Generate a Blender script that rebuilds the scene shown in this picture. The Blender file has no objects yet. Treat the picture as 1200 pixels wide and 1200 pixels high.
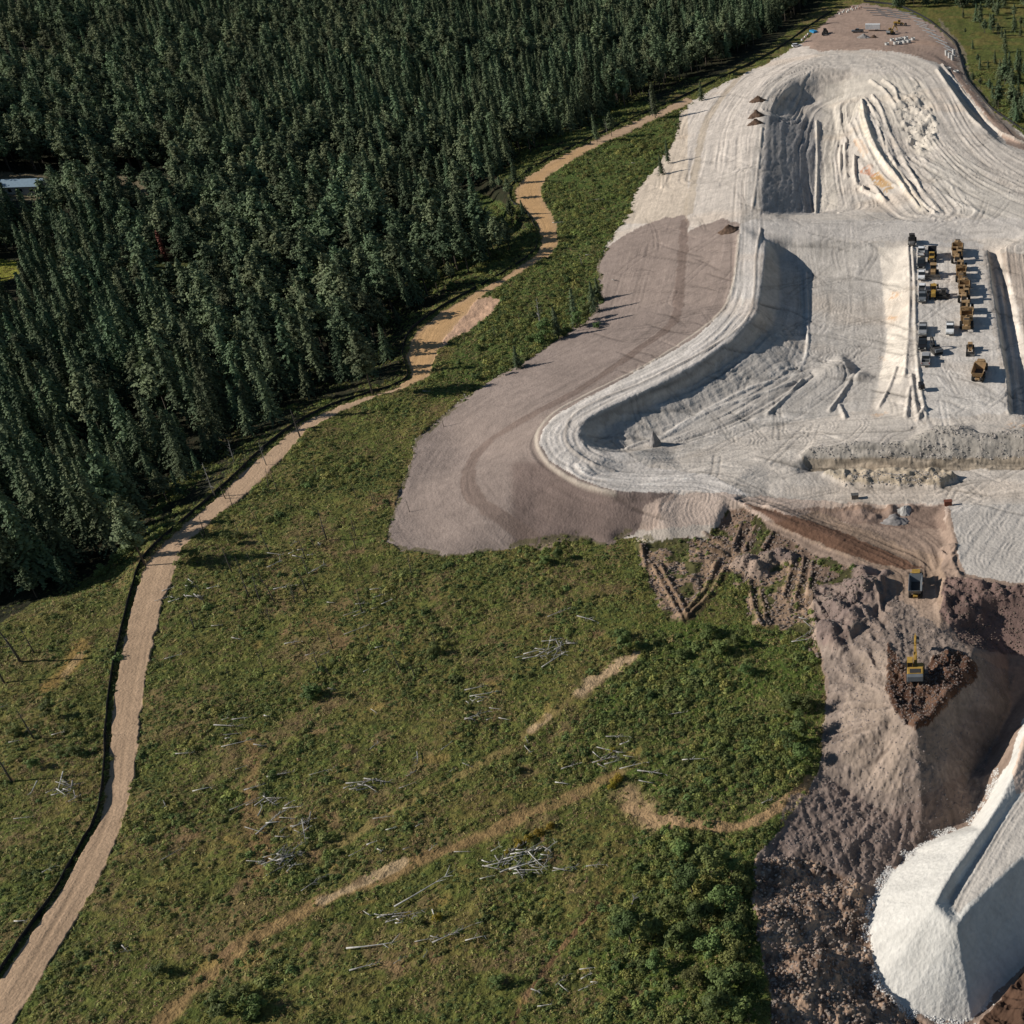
import bpy, math, random
import numpy as np
from mathutils.geometry import delaunay_2d_cdt
from mathutils import Vector
random.seed(7); rng = np.random.default_rng(11)
SC = bpy.context.scene; COL = SC.collection

# ------------------------------------------------------------------ camera numbers (a drone 150 m above the meadow)
CZ = 150.0; PITCH = math.radians(33.2); FPX = 1440.0; CXP, CYP = 1150.0, 600.0
SP, CP = math.sin(PITCH), math.cos(PITCH)
def P(px, py, z=0.0):
    """surveyed point: plan position of a feature seen at photo coordinates px,py with elevation z"""
    dx = (px-CXP)/FPX; dy = (CYP-py)/FPX
    d = (dx, CP+dy*SP, -SP+dy*CP)
    t = (z-CZ)/d[2]
    return (d[0]*t, d[1]*t, z)
def proj(x, y, z):
    zc = y*CP+(CZ-z)*SP; yc = y*SP+(z-CZ)*CP
    return CXP+FPX*x/zc, CYP-FPX*yc/zc

# ------------------------------------------------------------------ noise
def _h(ix, iy, s):
    n = (ix.astype(np.int64)*374761393+iy.astype(np.int64)*668265263+s*974634777) & 0xffffffff
    n = ((n ^ (n >> 13))*1274126177) & 0xffffffff
    return ((n ^ (n >> 16)) & 0xffff)/65535.0
def vnoise(x, y, s=0):
    ix = np.floor(x); iy = np.floor(y); fx = x-ix; fy = y-iy
    fx = fx*fx*(3-2*fx); fy = fy*fy*(3-2*fy)
    a = _h(ix, iy, s); b = _h(ix+1, iy, s); c = _h(ix, iy+1, s); d = _h(ix+1, iy+1, s)
    return ((a*(1-fx)+b*fx)*(1-fy)+(c*(1-fx)+d*fx)*fy)*2-1
def fbm(x, y, oct=4, s=0, g=.5):
    r = 0; a = 1; t = 0
    for i in range(oct):
        r = r+a*vnoise(x, y, s+i*17); t += a; a *= g; x = x*2.03+11.3; y = y*2.03-7.7
    return r/t*1.3
def sstep(a, b, x):
    t = np.clip((x-a)/(b-a), 0, 1); return t*t*(3-2*t)

# ------------------------------------------------------------------ survey breaklines (px, py, z)
L = []
def ln(*pts): L.append([p for p in pts])
TOE = [(945,47),(900,74),(850,97),(815,116),(797,131),(790,165),(770,195),(745,225),(733,255),(715,280),(700,310),(703,350),(690,375),
       (640,405),(600,430),(560,455),(515,490),(487,515),(480,545),(465,585),(452,635),(470,645),(520,652),(560,648),(620,640),
       (680,632),(745,630),(790,637),(830,630),(860,612)]
ln(*[(x,y,.3) for x,y in TOE])
CO = [(960,66,5),(925,80,5.5),(903,92,6),(893,108,6.5),(889,130,7),(886,160,7.5),(878,205,8),(868,265,8),(862,320,8),(850,362,8),(815,396,8),
      (760,428,8),(700,460,8),(655,484,8),(636,502,8),(632,520,8),(645,540,7.8),(680,562,7.4),(720,574,7),(760,577,6),(800,573,5.2),(850,575,4.3)]
ln(*CO)
CI = [(897,292,8),(892,335,8),(886,368,8),(858,398,8),(820,425,8),(770,452,8),(720,474,8),(692,488,8),(680,500,7.8),(678,512,7.6),(686,523,7.3),
      (706,529,6.8),(733,530,6)]
ln((900,284,7),*CI)
ln((912,300,2.2),(914,330,2.2),(913,354,2.2),(904,381,3.4),(871,411,5),(830,437,5),(783,463,5),(738,485,4.8),(713,499,4.6),(703,508,4.4),(701,517,4.4),(712,524,3.6),(731,527,2.4))
ln((922,294,2.4),(944,322,-.4),(945,370,-.6),(944,415,.4),(925,437,1.2),(880,452,2),(808,489,2),(780,507,2),(752,517,2),(733,524,2.2))
ln((946,326,0),(947,372,-.2),(946,414,.6))
ln((735,532,3),(780,522,2.4),(850,508,1.7),(940,495,1))
ln((735,548,5),(800,550,3.9),(880,545,3.2),(940,530,3))
# pit north edge along the cross road
ln((900,282,6),(930,279,5.5),(980,279,5),(1030,280,4.6),(1062,283,4.2))
ln((924,293,2.6),(960,295,2.3),(1010,296,2.3),(1030,297,2.4))
ln((882,256,7.6),(890,258,7.4),(925,260,6.6),(955,261,6),(1000,258,5.5),(1060,262,5),(1120,264,4.5),(1210,268,5),(1300,270,5))
ln((1000,335,0),(1005,400,-.4),(1000,450,0),(985,480,.6))
# wall of the parking platform
ln((1030,302,1.6),(1035,340,0),(1038,400,-.4),(1030,445,0),(1022,480,.8))
ln((1063,284,4),(1066,340,4),(1064,400,4),(1060,445,3.6),(1056,490,3))
ln((1068,286,4),(1071,340,4),(1073,400,4),(1076,455,4),(1080,490,3.2))
# drop on the platform's right side
ln((1156,292,4),(1163,340,4),(1172,400,4),(1180,450,4),(1181,484,3.6))
ln((1159,296,1),(1168,342,-.2),(1178,400,-.4),(1186,450,-.4),(1188,486,0))
ln((1162,296,1.6),(1172,342,1.1),(1181,400,1.1),(1189,450,1.1),(1191,486,.8))
ln((1166,296,1.5),(1179,342,-.2),(1188,400,-.2),(1196,450,-.2),(1200,488,.2))
ln((1172,294,4),(1186,340,2.2),(1200,400,2),(1216,450,2),(1222,488,2))
ln((1300,300,4),(1300,400,3),(1300,490,3))
ln((960,505,2),(1020,500,3),(1080,500,3),(1140,497,3),(1210,500,3),(1300,500,3))
# small ridge on the pit floor
ln((955,447,.8),(975,430,2),(988,424,2.6),(1004,436,2.2))
ln((950,434,.6),(985,414,0),(1012,434,-.2),(995,454,.2),(975,478,.8))
# cut bank (rubble) and lower road
ln((932,530,3),(948,527,4),(1000,522,4.6),(1060,520,4.6),(1095,506,6.4),(1120,502,6.8),(1150,512,5.4),(1200,508,6),(1300,506,6))
ln((938,538,3),(948,549,.6),(1000,551,.4),(1060,551,.4),(1120,550,.4),(1200,546,.4),(1300,544,.4))
ln((948,553,.9),(1000,555,1),(1060,555,1),(1120,554,1),(1200,550,1),(1300,548,1))
ln((900,552,2.4),(925,545,2.6),(936,556,2.2))
ln((900,590,2.6),(960,590,1.8),(1010,591,1.6),(1110,590,1.4),(1200,588,1.6),(1300,588,1.6))
ln((960,606,.6),(1030,606,.2),(1095,606,.2))
# haul track down to the truck
ln((850,584,4.2),(890,597,3.3),(930,612,2.8),(980,632,2),(1030,652,1.4),(1060,668,1),(1062,700,1.6),(1062,740,2.8),(1058,765,3.6))
ln((900,588,3.6),(950,612,2.2),(1000,632,1.4),(1050,650,.8),(1088,672,.8),(1092,700,1.6),(1100,740,2.8),(1108,765,3.6))
ln((860,618,.6),(900,640,.2),(945,650,.4),(1000,660,1.6),(1040,690,2))
# left crest and spoil tip
ln((1040,700,1.5),(1047,730,3),(1046,765,4),(1042,800,4),(1050,830,4.2),(1075,853,4.2),(1092,838,4.2),(1118,806,4.2),(1136,778,4.2),(1140,765,3.6))
ln((1062,790,3.4),(1100,785,3.4),(1085,820,3.6))
ln((955,690,.6),(958,750,0),(968,800,-.6),(968,850,-1),(964,900,-2),(975,915,-3))
ln((975,915,-3),(1010,940,-4.4),(1045,956,-5),(1080,962,-5.4),(1115,945,-6),(1135,915,-7.4),(1160,880,-8.6),(1185,830,-8.4),(1210,800,-7))
# white plateau on the right
ln((1108,598,2.6),(1116,625,2.8),(1122,652,3),(1130,672,3),(1160,680,3),(1200,684,3),(1300,690,3))
ln((1108,640,1),(1112,672,1.4),(1118,695,2.6),(1160,697,2.4),(1215,700,2.4),(1300,708,2.4))
ln((1105,700,2.6),(1120,730,1.6),(1150,745,-1),(1180,765,-4.5),(1210,770,-4.5))
ln((1230,770,-4),(1230,820,-3))
# tracked slope below the tip
ln((925,930,-1),(915,975,-1.4),(905,1010,-1.6),(960,1010,-3),(1000,1030,-4.6),(1015,1045,-5))
ln((1140,955,-8.4),(1100,975,-7.6),(1060,1003,-6.8),(1030,1040,-5.8))
# white stockpile
ln((1155,940,-7),(1138,968,-8),(1100,980,-7.8),(1070,997,-7.2),(1045,1022,-6.4),(1027,1052,-5.4),(1018,1085,-5),(1020,1115,-5.2),(1032,1150,-6),
   (1060,1180,-7.4),(1100,1196,-8.6),(1140,1196,-9.4),(1165,1165,-10.2),(1205,1130,-10.4),(1300,1080,-10.4))
ln((1235,800,1),(1205,848,.6),(1188,905,.4),(1170,940,.4),(1150,972,.5),(1130,1002,.7),(1108,1035,.9),(1095,1060,.7),(1108,1075,0),(1122,1084,-.4))
ln((1250,840,-.6),(1205,920,-.9),(1180,952,-.9),(1152,992,-.9),(1126,1030,-.9),(1112,1056,-.8),(1120,1072,-.6))
ln((1300,930,-.6),(1240,972,-.5),(1200,1003,-.4),(1175,1025,-.3),(1150,1048,-.3),(1134,1068,-.4),(1122,1084,-.4))
ln((1170,900,-4),(1172,915,-5))
# churned lower left of the stockpile
ln((885,1010,-.3),(884,1050,-.3),(890,1110,-.3),(903,1160,-.4),(905,1210,-.6),(905,1300,-1))
ln((940,1060,-1.2),(935,1130,-1.2),(940,1200,-1.4),(945,1300,-1.6))
ln((968,1070,-2.2),(962,1130,-2.2),(968,1200,-2.4),(985,1300,-3))
ln((996,1090,-4),(1002,1150,-4.4),(1040,1200,-6),(1060,1300,-6.4))
ln((1200,1175,-7.5),(1170,1200,-8),(1150,1300,-8)); ln((1300,1150,-7),(1300,1300,-7))
# upper pit: rectangle, floor, benches and mound
ln((892,262,7.6),(889,256,7.6),(892,225,7.8),(897,180,7.6),(901,148,7.2),(903,128,6.6),(912,110,6.2),(930,93,6),(960,82,5.6),(1000,79,5.2),(1045,84,5))
ln((894,249,7.2),(925,251,2.6),(952,252,-1.5))
ln((909,132,5),(930,136,1.5),(955,141,-1.2),(957,180,-1.4),(955,220,-1.4),(952,250,-1.5))
ln((957,142,-.8),(959,180,-.9),(957,220,-.9),(955,250,-1))
ln((960,143,-1.6),(963,180,-1.7),(961,220,-1.7),(960,250,-1.5))
ln((920,118,3),(938,104,3.2),(958,96,3.2),(985,94,3))
ln((922,124,2.6),(942,112,1.2),(962,106,1),(984,106,1))
ln((935,128,.8),(950,120,-1),(968,122,-1),(975,128,-.6))
ln((978,132,-1.4),(985,180,-1.5),(983,225,-1.2),(985,246,0))
ln((1000,128,.5),(992,150,.2),(1000,200,-.4),(1020,232,.4),(1040,244,1.6))
ln((1007,119,3),(1010,135,4),(1019,158,4.4),(1032,180,4.4),(1050,205,4.2),(1066,225,3.8),(1084,246,3.6))
ln((1012,120,2.4),(1017,140,2.6),(1027,160,2.8),(1040,182,2.8),(1058,205,3),(1074,226,3.2))
ln((1022,118,3),(1031,140,3.4),(1038,165,3.4),(1050,188,3.2),(1066,208,3.2))
ln((1020,96,4.6),(1040,112,4.4),(1050,135,3.8),(1062,155,3),(1072,172,3),(1080,188,4))
ln((1043,87,5.4),(1062,92,5.4),(1078,110,5.2),(1092,132,5),(1097,150,5),(1092,168,4.6),(1078,178,3.6))
ln((1110,170,5),(1140,200,5),(1180,225,5),(1230,240,5),(1300,260,5))
# ring road outer edge and the dark ditch on the right
ln((945,60,3.4),(985,56,4.4),(1030,56,4.6),(1070,64,4.8),(1100,78,5.2),(1112,98,5.4),(1130,125,5.4),(1152,152,5.2),(1172,168,5),(1205,183,5),(1300,230,5))
ln((1103,77,3.6),(1118,100,1.2),(1136,124,.6),(1158,148,.6),(1178,165,1.6),(1210,176,2.5),(1300,222,3))
ln((1112,80,3),(1128,100,2.2),(1146,122,2.4),(1166,145,2.6),(1186,162,2.6),(1212,172,2.6),(1300,215,3))
ln((945,47,.3),(970,22,.5),(990,10,.5),(1015,5,.5),(1050,10,.5),(1090,25,.5),(1118,52,.5),(1132,90,.5),(1160,130,.5),(1190,150,.8),(1300,190,1))
ln((960,50,2.4),(1000,47,2.4),(1050,48,2.4),(1090,60,2.6))
L.append([(p[0],p[1],p[2]) for p in [(970,35,1.5),(1020,28,1.5),(1070,35,1.5),(1100,55,2)]])

F0 = [(-60,1220),(0,1140),(95,990),(125,850),(152,700),(190,632),(275,558),(350,495),(430,462),(472,430),(480,390),(550,342),(620,300),(630,285),(600,237),(612,206),(680,168),(760,131),(860,84),(945,33),(975,13)]
ln(*[(x-4,y-3,-.1) for x,y in F0[4:]]); ln(*[(x-38,y-26,-5.5) for x,y in F0[4:-2]]); ln(*[(x-120,y-60,-9) for x,y in F0[4:-2]])
ln((-100,640,-9),(60,560,-11),(200,450,-12),(380,300,-12),(500,150,-12),(700,60,-11),(820,20,-8)); ln((-120,300,-12),(200,150,-12),(500,20,-12),(700,-10,-11)); ln((-120,30,-12),(400,-30,-12),(700,-40,-11))
verts, zs, edges = [], [], []
def key(x, y): return (round(x,2), round(y,2))
for line in L:
    prev = None
    for (px,py,z) in line:
        x,y,_ = P(px,py,z)
        verts.append(Vector((x,y))); zs.append(z); i = len(verts)-1
        if prev is not None: edges.append((prev,i))
        prev = i
for x,y in [(-4000,5),(4000,5),(-4000,6000),(4000,6000),(-900,900),(-300,120),(-500,500),(-100,150),(-120,250),(-150,900),(0,1500),(600,900),(900,400),(900,100),(-60,60),(60,60),(200,60)]:
    verts.append(Vector((x,y))); zs.append(0.0 if x < 60 else (0 if y>500 else -6 if y<200 else 0))
ov, oe, of, src, _, _ = delaunay_2d_cdt(verts, edges, [], 0, 1e-4)
oz = [0.0]*len(ov); pend = []
for i, s in enumerate(src):
    if s: oz[i] = sum(zs[k] for k in s)/len(s)
    else: pend.append(i)
V2 = np.array([(v.x,v.y) for v in verts]); Z2 = np.array(zs)
for i in pend:
    best = None
    for (a,b) in edges:
        A = V2[a]; B = V2[b]; p = np.array((ov[i].x,ov[i].y)); ab = B-A
        t = float(np.clip(np.dot(p-A,ab)/max(np.dot(ab,ab),1e-9),0,1)); d = np.hypot(*(A+ab*t-p))
        if best is None or d < best[0]: best = (d, Z2[a]*(1-t)+Z2[b]*t)
    oz[i] = best[1]

# ------------------------------------------------------------------ graded grid, finer where the detail is
def y_of_py(py): return P(0,py,0)[1]
rows = [y_of_py(py) for py in np.arange(1330,-45,-1.15)]
near = [6,30,50,65,75]; near = [y for y in near if y < rows[0]-3]
yy = rows[-1]; far = []
while yy < 5500: yy *= 1.03; far.append(yy)
Yr = np.array(near+rows+far)
pxc = list(np.arange(-90,1300,1.15))
us = (np.array(pxc)-CXP)/FPX
lo = [us[0]-.02*k**1.7 for k in range(22,0,-1)]; hi = [us[-1]+.02*k**1.7 for k in range(1,25)]
U = np.array(lo+list(us)+hi)
ZC = Yr*CP+CZ*SP
NR, NCc = len(Yr), len(U)
X = ZC[:,None]*U[None,:]; Y = np.repeat(Yr[:,None],NCc,1)
Z = np.zeros((NR,NCc))
for f in of:
    pa = [(ov[i].x,ov[i].y,oz[i]) for i in f]
    if max(abs(p[2]) for p in pa) < 1e-6: continue
    ys = [p[1] for p in pa]; uu = [p[0]/(p[1]*CP+CZ*SP) for p in pa]
    r0,r1 = np.searchsorted(Yr,min(ys)),np.searchsorted(Yr,max(ys),side='right')
    c0,c1 = np.searchsorted(U,min(uu)),np.searchsorted(U,max(uu),side='right')
    if r1<=r0 or c1<=c0: continue
    (x1,y1,z1),(x2,y2,z2),(x3,y3,z3) = pa
    den = (y2-y3)*(x1-x3)+(x3-x2)*(y1-y3)
    if abs(den)<1e-9: continue
    xs = X[r0:r1,c0:c1]; yv = Y[r0:r1,c0:c1]
    a = ((y2-y3)*(xs-x3)+(x3-x2)*(yv-y3))/den; b = ((y3-y1)*(xs-x3)+(x1-x3)*(yv-y3))/den; c = 1-a-b
    m = (a>=-1e-6)&(b>=-1e-6)&(c>=-1e-6)
    Z[r0:r1,c0:c1][m] = (a*z1+b*z2+c*z3)[m]
def blur(A, n=1):
    for _ in range(n):
        B = A.copy(); B[1:-1] = (A[:-2]+2*A[1:-1]+A[2:])/4; A = B
        B = A.copy(); B[:,1:-1] = (A[:,:-2]+2*A[:,1:-1]+A[:,2:])/4; A = B
    return A
Z = blur(Z,5)
PX, PY = proj(X,Y,Z)
# ------------------------------------------------------------------ masks
WX = fbm(X*.35,Y*.35,3,3)*2.2+fbm(X*1.6,Y*1.6,2,5)*.9; WY = (fbm(X*.35,Y*.35,3,23)*2.2+fbm(X*1.6,Y*1.6,2,25)*.9)*.7
def inpoly(poly, warp=1.0, soft=0, px=None, py=None):
    ax = (PX+WX*warp) if px is None else px; ay = (PY+WY*warp) if py is None else py
    xs = [p[0] for p in poly]; ys = [p[1] for p in poly]
    m = np.zeros(ax.shape,bool)
    bb = (ax>=min(xs))&(ax<=max(xs))&(ay>=min(ys))&(ay<=max(ys))
    if not bb.any(): return m.astype(float) if soft else m
    qx, qy = ax[bb], ay[bb]; r = np.zeros(qx.shape,bool)
    n = len(poly)
    for i in range(n):
        xa,ya = poly[i]; xb,yb = poly[(i+1)%n]
        if ya == yb: continue
        c = ((ya>qy)!=(yb>qy))&(qx < (xb-xa)*(qy-ya)/(yb-ya)+xa); r ^= c
    m[bb] = r
    if soft: return blur(m.astype(float),soft)
    return m
def idx_at(x, y):
    r = np.interp(y, Yr, np.arange(NR)); u = x/(y*CP+CZ*SP); c = np.interp(u, U, np.arange(NCc)); return r, c
def samp(A, x, y):
    x = np.asarray(x,float); y = np.asarray(y,float)
    r,c = idx_at(x,y); r0 = np.clip(np.floor(r).astype(int),0,NR-2); c0 = np.clip(np.floor(c).astype(int),0,NCc-2)
    fr = r-r0; fc = c-c0
    return (A[r0,c0]*(1-fc)+A[r0,c0+1]*fc)*(1-fr)+(A[r0+1,c0]*(1-fc)+A[r0+1,c0+1]*fc)*fr
def ground(px, py, it=14):
    z = 0.0
    for _ in range(it):
        x,y,_z = P(px,py,z); z = .5*z+.5*float(samp(Z,x,y))
    x,y,_z = P(px,py,z); return x, y, float(samp(Z,x,y))
def smooth_line(pts, n=6):
    pts = [np.array(p[:2],float) for p in pts]; out = []
    for i in range(len(pts)-1):
        p0 = pts[max(i-1,0)]; p1 = pts[i]; p2 = pts[i+1]; p3 = pts[min(i+2,len(pts)-1)]
        for k in range(n):
            t = k/n
            out.append(.5*((2*p1)+(-p0+p2)*t+(2*p0-5*p1+4*p2-p3)*t*t+(-p0+3*p1-3*p2+p3)*t**3))
    out.append(pts[-1]); return out
def linefield(pts, hw, n=3):
    """signed cross-track distance d and along-track s (metres) near a line given in photo coordinates; returns index arrays"""
    w = np.array([ground(*p)[:2] for p in smooth_line(pts,n)])
    bb = (X>w[:,0].min()-hw)&(X<w[:,0].max()+hw)&(Y>w[:,1].min()-hw)&(Y<w[:,1].max()+hw)
    I = np.nonzero(bb.ravel())[0]
    if len(I) == 0: return I, None, None
    x = X.ravel()[I]; y = Y.ravel()[I]
    best = np.full(x.shape,1e9); D = np.zeros(x.shape); S = np.zeros(x.shape); acc = 0
    for a,b in zip(w[:-1],w[1:]):
        ab = b-a; l2 = float(ab@ab); 
        if l2 < 1e-6: continue
        l = math.sqrt(l2)
        t = np.clip(((x-a[0])*ab[0]+(y-a[1])*ab[1])/l2,0,1)
        ex = x-a[0]-ab[0]*t; ey = y-a[1]-ab[1]*t; d2 = ex*ex+ey*ey
        m = d2 < best; best[m] = d2[m]
        D[m] = (np.sqrt(d2)*np.sign(ab[0]*(y-a[1])-ab[1]*(x-a[0])))[m]; S[m] = (acc+t*l)[m]; acc += l
    k = np.abs(D) <= hw
    return I[k], D[k], S[k]
# ------------------------------------------------------------------ outlines, traced once and laid on the terrain
FENCE = [(-60,1220),(-5,1148),(30,1095),(65,1045),(95,990),(112,960),(122,910),(125,850),(130,800),(140,750),(152,700),(165,660),(190,632),(230,598),
         (275,558),(310,525),(350,495),(390,475),(430,462),(462,452),(478,440),(472,415),(480,390),(510,365),(550,342),(590,320),(620,300),
         (630,285),(625,262),(612,245),(600,237),(598,222),(612,206),(640,188),(680,168),(720,149),(760,131),(800,113),(860,84),(910,58),(945,33),(975,13)]
ROAD_R = [(-30,1260),(25,1183),(70,1108),(105,1050),(130,1000),(150,945),(158,900),(163,850),(172,790),(180,750),(190,705),(200,680),(214,640),(250,608),
          (290,578),(330,538),(360,505),(400,482),(440,466),(480,452),(503,441),(514,410),(525,390),(545,370),(560,350),(600,325),(648,298),
          (655,285),(653,262),(640,240),(633,225),(640,208),(680,182),(720,163),(770,139),(800,126),(815,117)]
ROAD_L = [(x+5,y+2) for x,y in FENCE if y>112]
ROAD = ROAD_L+ROAD_R[::-1]
EMB_END = [(830,632),(860,612),(850,575)]
EMB = TOE+[(850,575)]+[p[:2] for p in CO[::-1]]
GREY = [(703,300),(720,283),(745,268),(775,256),(803,252),(806,272),(822,264),(846,256),(868,262),(866,275)]+[p[:2] for p in CO[8:-2]]+\
       [(790,578),(789,585),(776,590),(772,615),(760,622),(735,628),(715,640)]+[p for p in TOE[::-1] if 300 < p[1] and p[0] < 720]
HAUL = [(868,262),(885,256)]+[p[:2] for p in CI]+[(760,548),(830,556),(880,580),(830,577),(800,574)]+[p[:2] for p in CO[:6:-1][2:]]
DIST = TOE[:-1]+[(900,655),(935,660),(952,690),(956,740),(966,800),(970,850),(960,905),(935,945),(912,975),(888,1000),(884,1040),(888,1100),(903,1160),(904,1340),
        (1500,1340),(1500,300),(1300,205),(1200,158),(1162,128),(1134,92),(1122,56),(1092,27),(1050,10),(1012,4),(985,11),(968,24)]
FOREST = [(-400,745),(0,730),(40,704),(75,694),(120,664),(150,645)]+[(x-3,y-4) for x,y in FENCE if y<640 and y>100]+[(860,78),(905,52),(935,26),(965,4),(975,-60),(975,-400),(-400,-400)]
CLEAR = [[(-10,200),(45,205),(130,206),(200,210),(215,232),(190,236),(150,218),(60,222),(45,236),(-10,236)],
         [(-20,302),(25,305),(32,318),(0,334),(-20,334)],[(20,60),(120,55),(130,95),(40,90)],[(-20,455),(18,455),(30,480),(0,500),(-20,500)],
         [(165,300),(225,305),(260,340),(215,350),(180,330)],[(500,240),(560,225),(600,245),(622,285),(590,312),(540,330),(510,300)]]
YARD = [(938,52),(968,26),(992,12),(1015,6),(1050,12),(1088,30),(1116,56),(1130,95),(1160,133),(1200,163),(1300,210),(1300,222),(1180,168),(1158,140),(1120,92),(1104,76),(1060,62),(1010,58),(960,60)]
WHITEP = [(1112,592),(1120,628),(1124,655),(1133,672),(1165,679),(1200,684),(1400,690),(1400,592),(1200,590)]
STOCK = [(1238,790),(1200,842),(1183,895),(1168,915),(1155,940),(1138,968),(1100,980),(1070,997),(1045,1022),(1027,1052),(1018,1085),(1020,1115),(1032,1150),(1060,1180),(1100,1196),(1140,1196),
         (1165,1165),(1205,1128),(1400,1040),(1400,790)]
EXC = [(1040,768),(1062,790),(1090,765),(1125,770),(1142,785),(1130,805),(1100,838),(1073,853),(1052,835),(1042,800)]
SPOIL = [(1040,690),(1000,690),(950,690),(958,750),(970,800),(968,850),(958,905),(935,945),(912,975),(888,1000),(900,1012),(960,1010),(1010,1038),(1060,1010),(1100,975),(1140,955),(1160,880),(1180,835),(1190,790),(1140,765)]
CHURN = [(745,640),(775,632),(830,630),(850,600),(870,592),(905,618),(950,650),(1000,665),(1030,690),(1000,720),(960,735),(955,790),(940,745),(905,735),(880,735),(872,700),(850,668),(820,690),(798,725),(782,728),(762,690)]
LOWBROWN = [(885,1005),(960,1010),(1012,1038),(1024,1060),(1016,1085),(1020,1120),(1035,1155),(1060,1182),(1090,1200),(1090,1400),(905,1400),(903,1160),(888,1100),(882,1040)]
RUBBLE = [(936,534),(950,524),(1000,519),(1055,517),(1080,508),(1098,500),(1125,498),(1150,507),(1200,502),(1400,500),(1400,548),(1200,550),(1100,551),(1000,552),(950,552)]
SECOND = [(962,557),(1000,553),(1060,553),(1100,552),(1122,561),(1105,570),(1050,571),(990,568)]
FBANK = [(1172,1172),(1205,1135),(1400,1060),(1400,1400),(1120,1400),(1150,1200)]

def lin(c):
    c = np.array(c,float)/255.0; return np.where(c<=.04045,c/12.92,((c+.055)/1.055)**2.4)
E = 1.16
def alb(c): return lin(c)/E
C = np.zeros((NR,NCc,3)); ZN = np.zeros((NR,NCc),np.int8); VEG = np.ones((NR,NCc))
def paint(m, rgb, a=1.0):
    global C
    m = (m.astype(float)*a)[...,None]; C = C*(1-m)+alb(rgb)*m
EXC[:] = [(1040,752),(1048,762),(1056,778),(1066,792),(1084,790),(1092,772),(1108,764),(1132,766),(1146,778),(1142,800),(1128,806),(1112,830),(1098,842),(1076,856),(1060,842),(1050,836),(1040,815),(1040,790)]
n1 = fbm(X*.03,Y*.03,4,1); n2 = fbm(X*.12,Y*.12,4,2); n3 = fbm(X*.6,Y*.6,3,3); n4 = vnoise(X*2.6,Y*2.6,4)
# meadow
paint(np.ones_like(X),(86,87,44))
paint(sstep(-.15,.5,n2+.4*n1),(104,92,54),.75)
paint(sstep(.0,.5,n3),(74,86,40),.6)
paint(sstep(.2,.6,fbm(X*.9,Y*.9,2,62)),(112,108,58),.5)
paint(sstep(.2,.5,fbm(X*1.3,Y*1.3,2,64)),(44,52,28),.6)
paint(sstep(.25,.6,fbm(X*.18,Y*.18,3,61)+.3*n4),(112,92,68),.6)
disturbed = inpoly(DIST,1); forest = inpoly(FOREST,1.5)
for c in CLEAR: forest &= ~inpoly(c,1)
gr_m = inpoly([(640,900),(760,740),(800,720),(870,735),(950,745),(968,850),(955,910),(900,1000),(900,1400),(650,1400),(720,1050),(760,940)],3)
paint(blur(gr_m.astype(float),6),(62,84,34),.55)
up_m = inpoly([(640,200),(800,130),(790,190),(720,280),(700,370),(560,450),(500,470),(560,360),(650,300),(660,250)],2)
paint(up_m,(60,84,38),.6)
# path of trodden grass
def band(pts, hw, rgb, a=.8, soft=.4, veg=0, z=None):
    I,D,S = linefield(pts,hw)
    if len(I)==0: return I,D,S
    xx = X.ravel()[I]; yv = Y.ravel()[I]
    w = 1-sstep(hw*(1-soft),hw,np.abs(D)+.35*hw*fbm(xx*.3,yv*.3,2,71)); w = w*a
    Cf = C.reshape(-1,3); Cf[I] = Cf[I]*(1-w[:,None])+alb(rgb)*w[:,None]
    V = VEG.ravel(); V[I] *= 1-w*(1-veg)
    if z is not None: ZN.ravel()[I[w>.3*a]] = z
    return I,D,S
def ruts(pts, hw, freq, amp, hh, seed=0, stretch=.05, edge=.3):
    """wheel and track marks that run along a line"""
    I,D,S = linefield(pts,hw)
    if len(I)==0: return
    xx = X.ravel()[I]; yv = Y.ravel()[I]
    d = D+.5*vnoise(S*.06,D*.1,seed+3)
    v = fbm(d*freq,S*stretch,3,seed)+.35*fbm(d*freq*3,S*stretch*3,2,seed+9)
    v = .7*v+.75*(1-4*np.abs(vnoise(d*freq*1.3,S*stretch*.6,seed+21)))*sstep(-.2,.5,vnoise(d*freq*.35,S*stretch*.8,seed+33))*.6
    w = (1-sstep(hw*(1-edge),hw,np.abs(D)))*(.6+.4*vnoise(xx*.1,yv*.1,seed+5))
    Cf = C.reshape(-1,3); Cf[I] *= np.clip(1+1.35*amp*v*w,.5,1.25)[:,None]
    Z.ravel()[I] += hh*v*w
def streak(mask, ang, freq, amp, hh, seed, stretch=.06):
    """parallel tool marks in a fixed ground direction (deg from +X)"""
    a = math.radians(ang); u = X*math.cos(a)+Y*math.sin(a); v = -X*math.sin(a)+Y*math.cos(a)
    v = v+1.2*vnoise(u*.05,v*.05,seed+1)
    t = fbm(v*freq,u*stretch,3,seed); m = mask.astype(float)*(.7+.3*n2)
    global C
    C = C*(1+amp*t*m)[...,None]; Z.ravel()[:] += (hh*t*m).ravel()
PATH1 = [(150,1235),(185,1200),(280,1110),(380,1055),(450,1025),(560,980),(640,945),(720,908),(800,868),(860,850)]
PATH2 = [(735,945),(770,962),(820,968),(870,968),(915,945),(950,915)]
PATH3 = [(620,858),(660,825),(700,798),(745,765)]
band(PATH1[:8],2.0,(130,106,74),.95,.65,.06); band(PATH1[6:],1.0,(120,104,68),.6,.8,.3); band([(380,1055),(440,1025),(470,1012)],1.3,(160,138,112),.8,.6,0)
band(PATH2,1.5,(150,122,92),.95,.5,.05); band([(735,925),(750,950),(780,966)],3.2,(150,124,96),.85,.7,.05)
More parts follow.
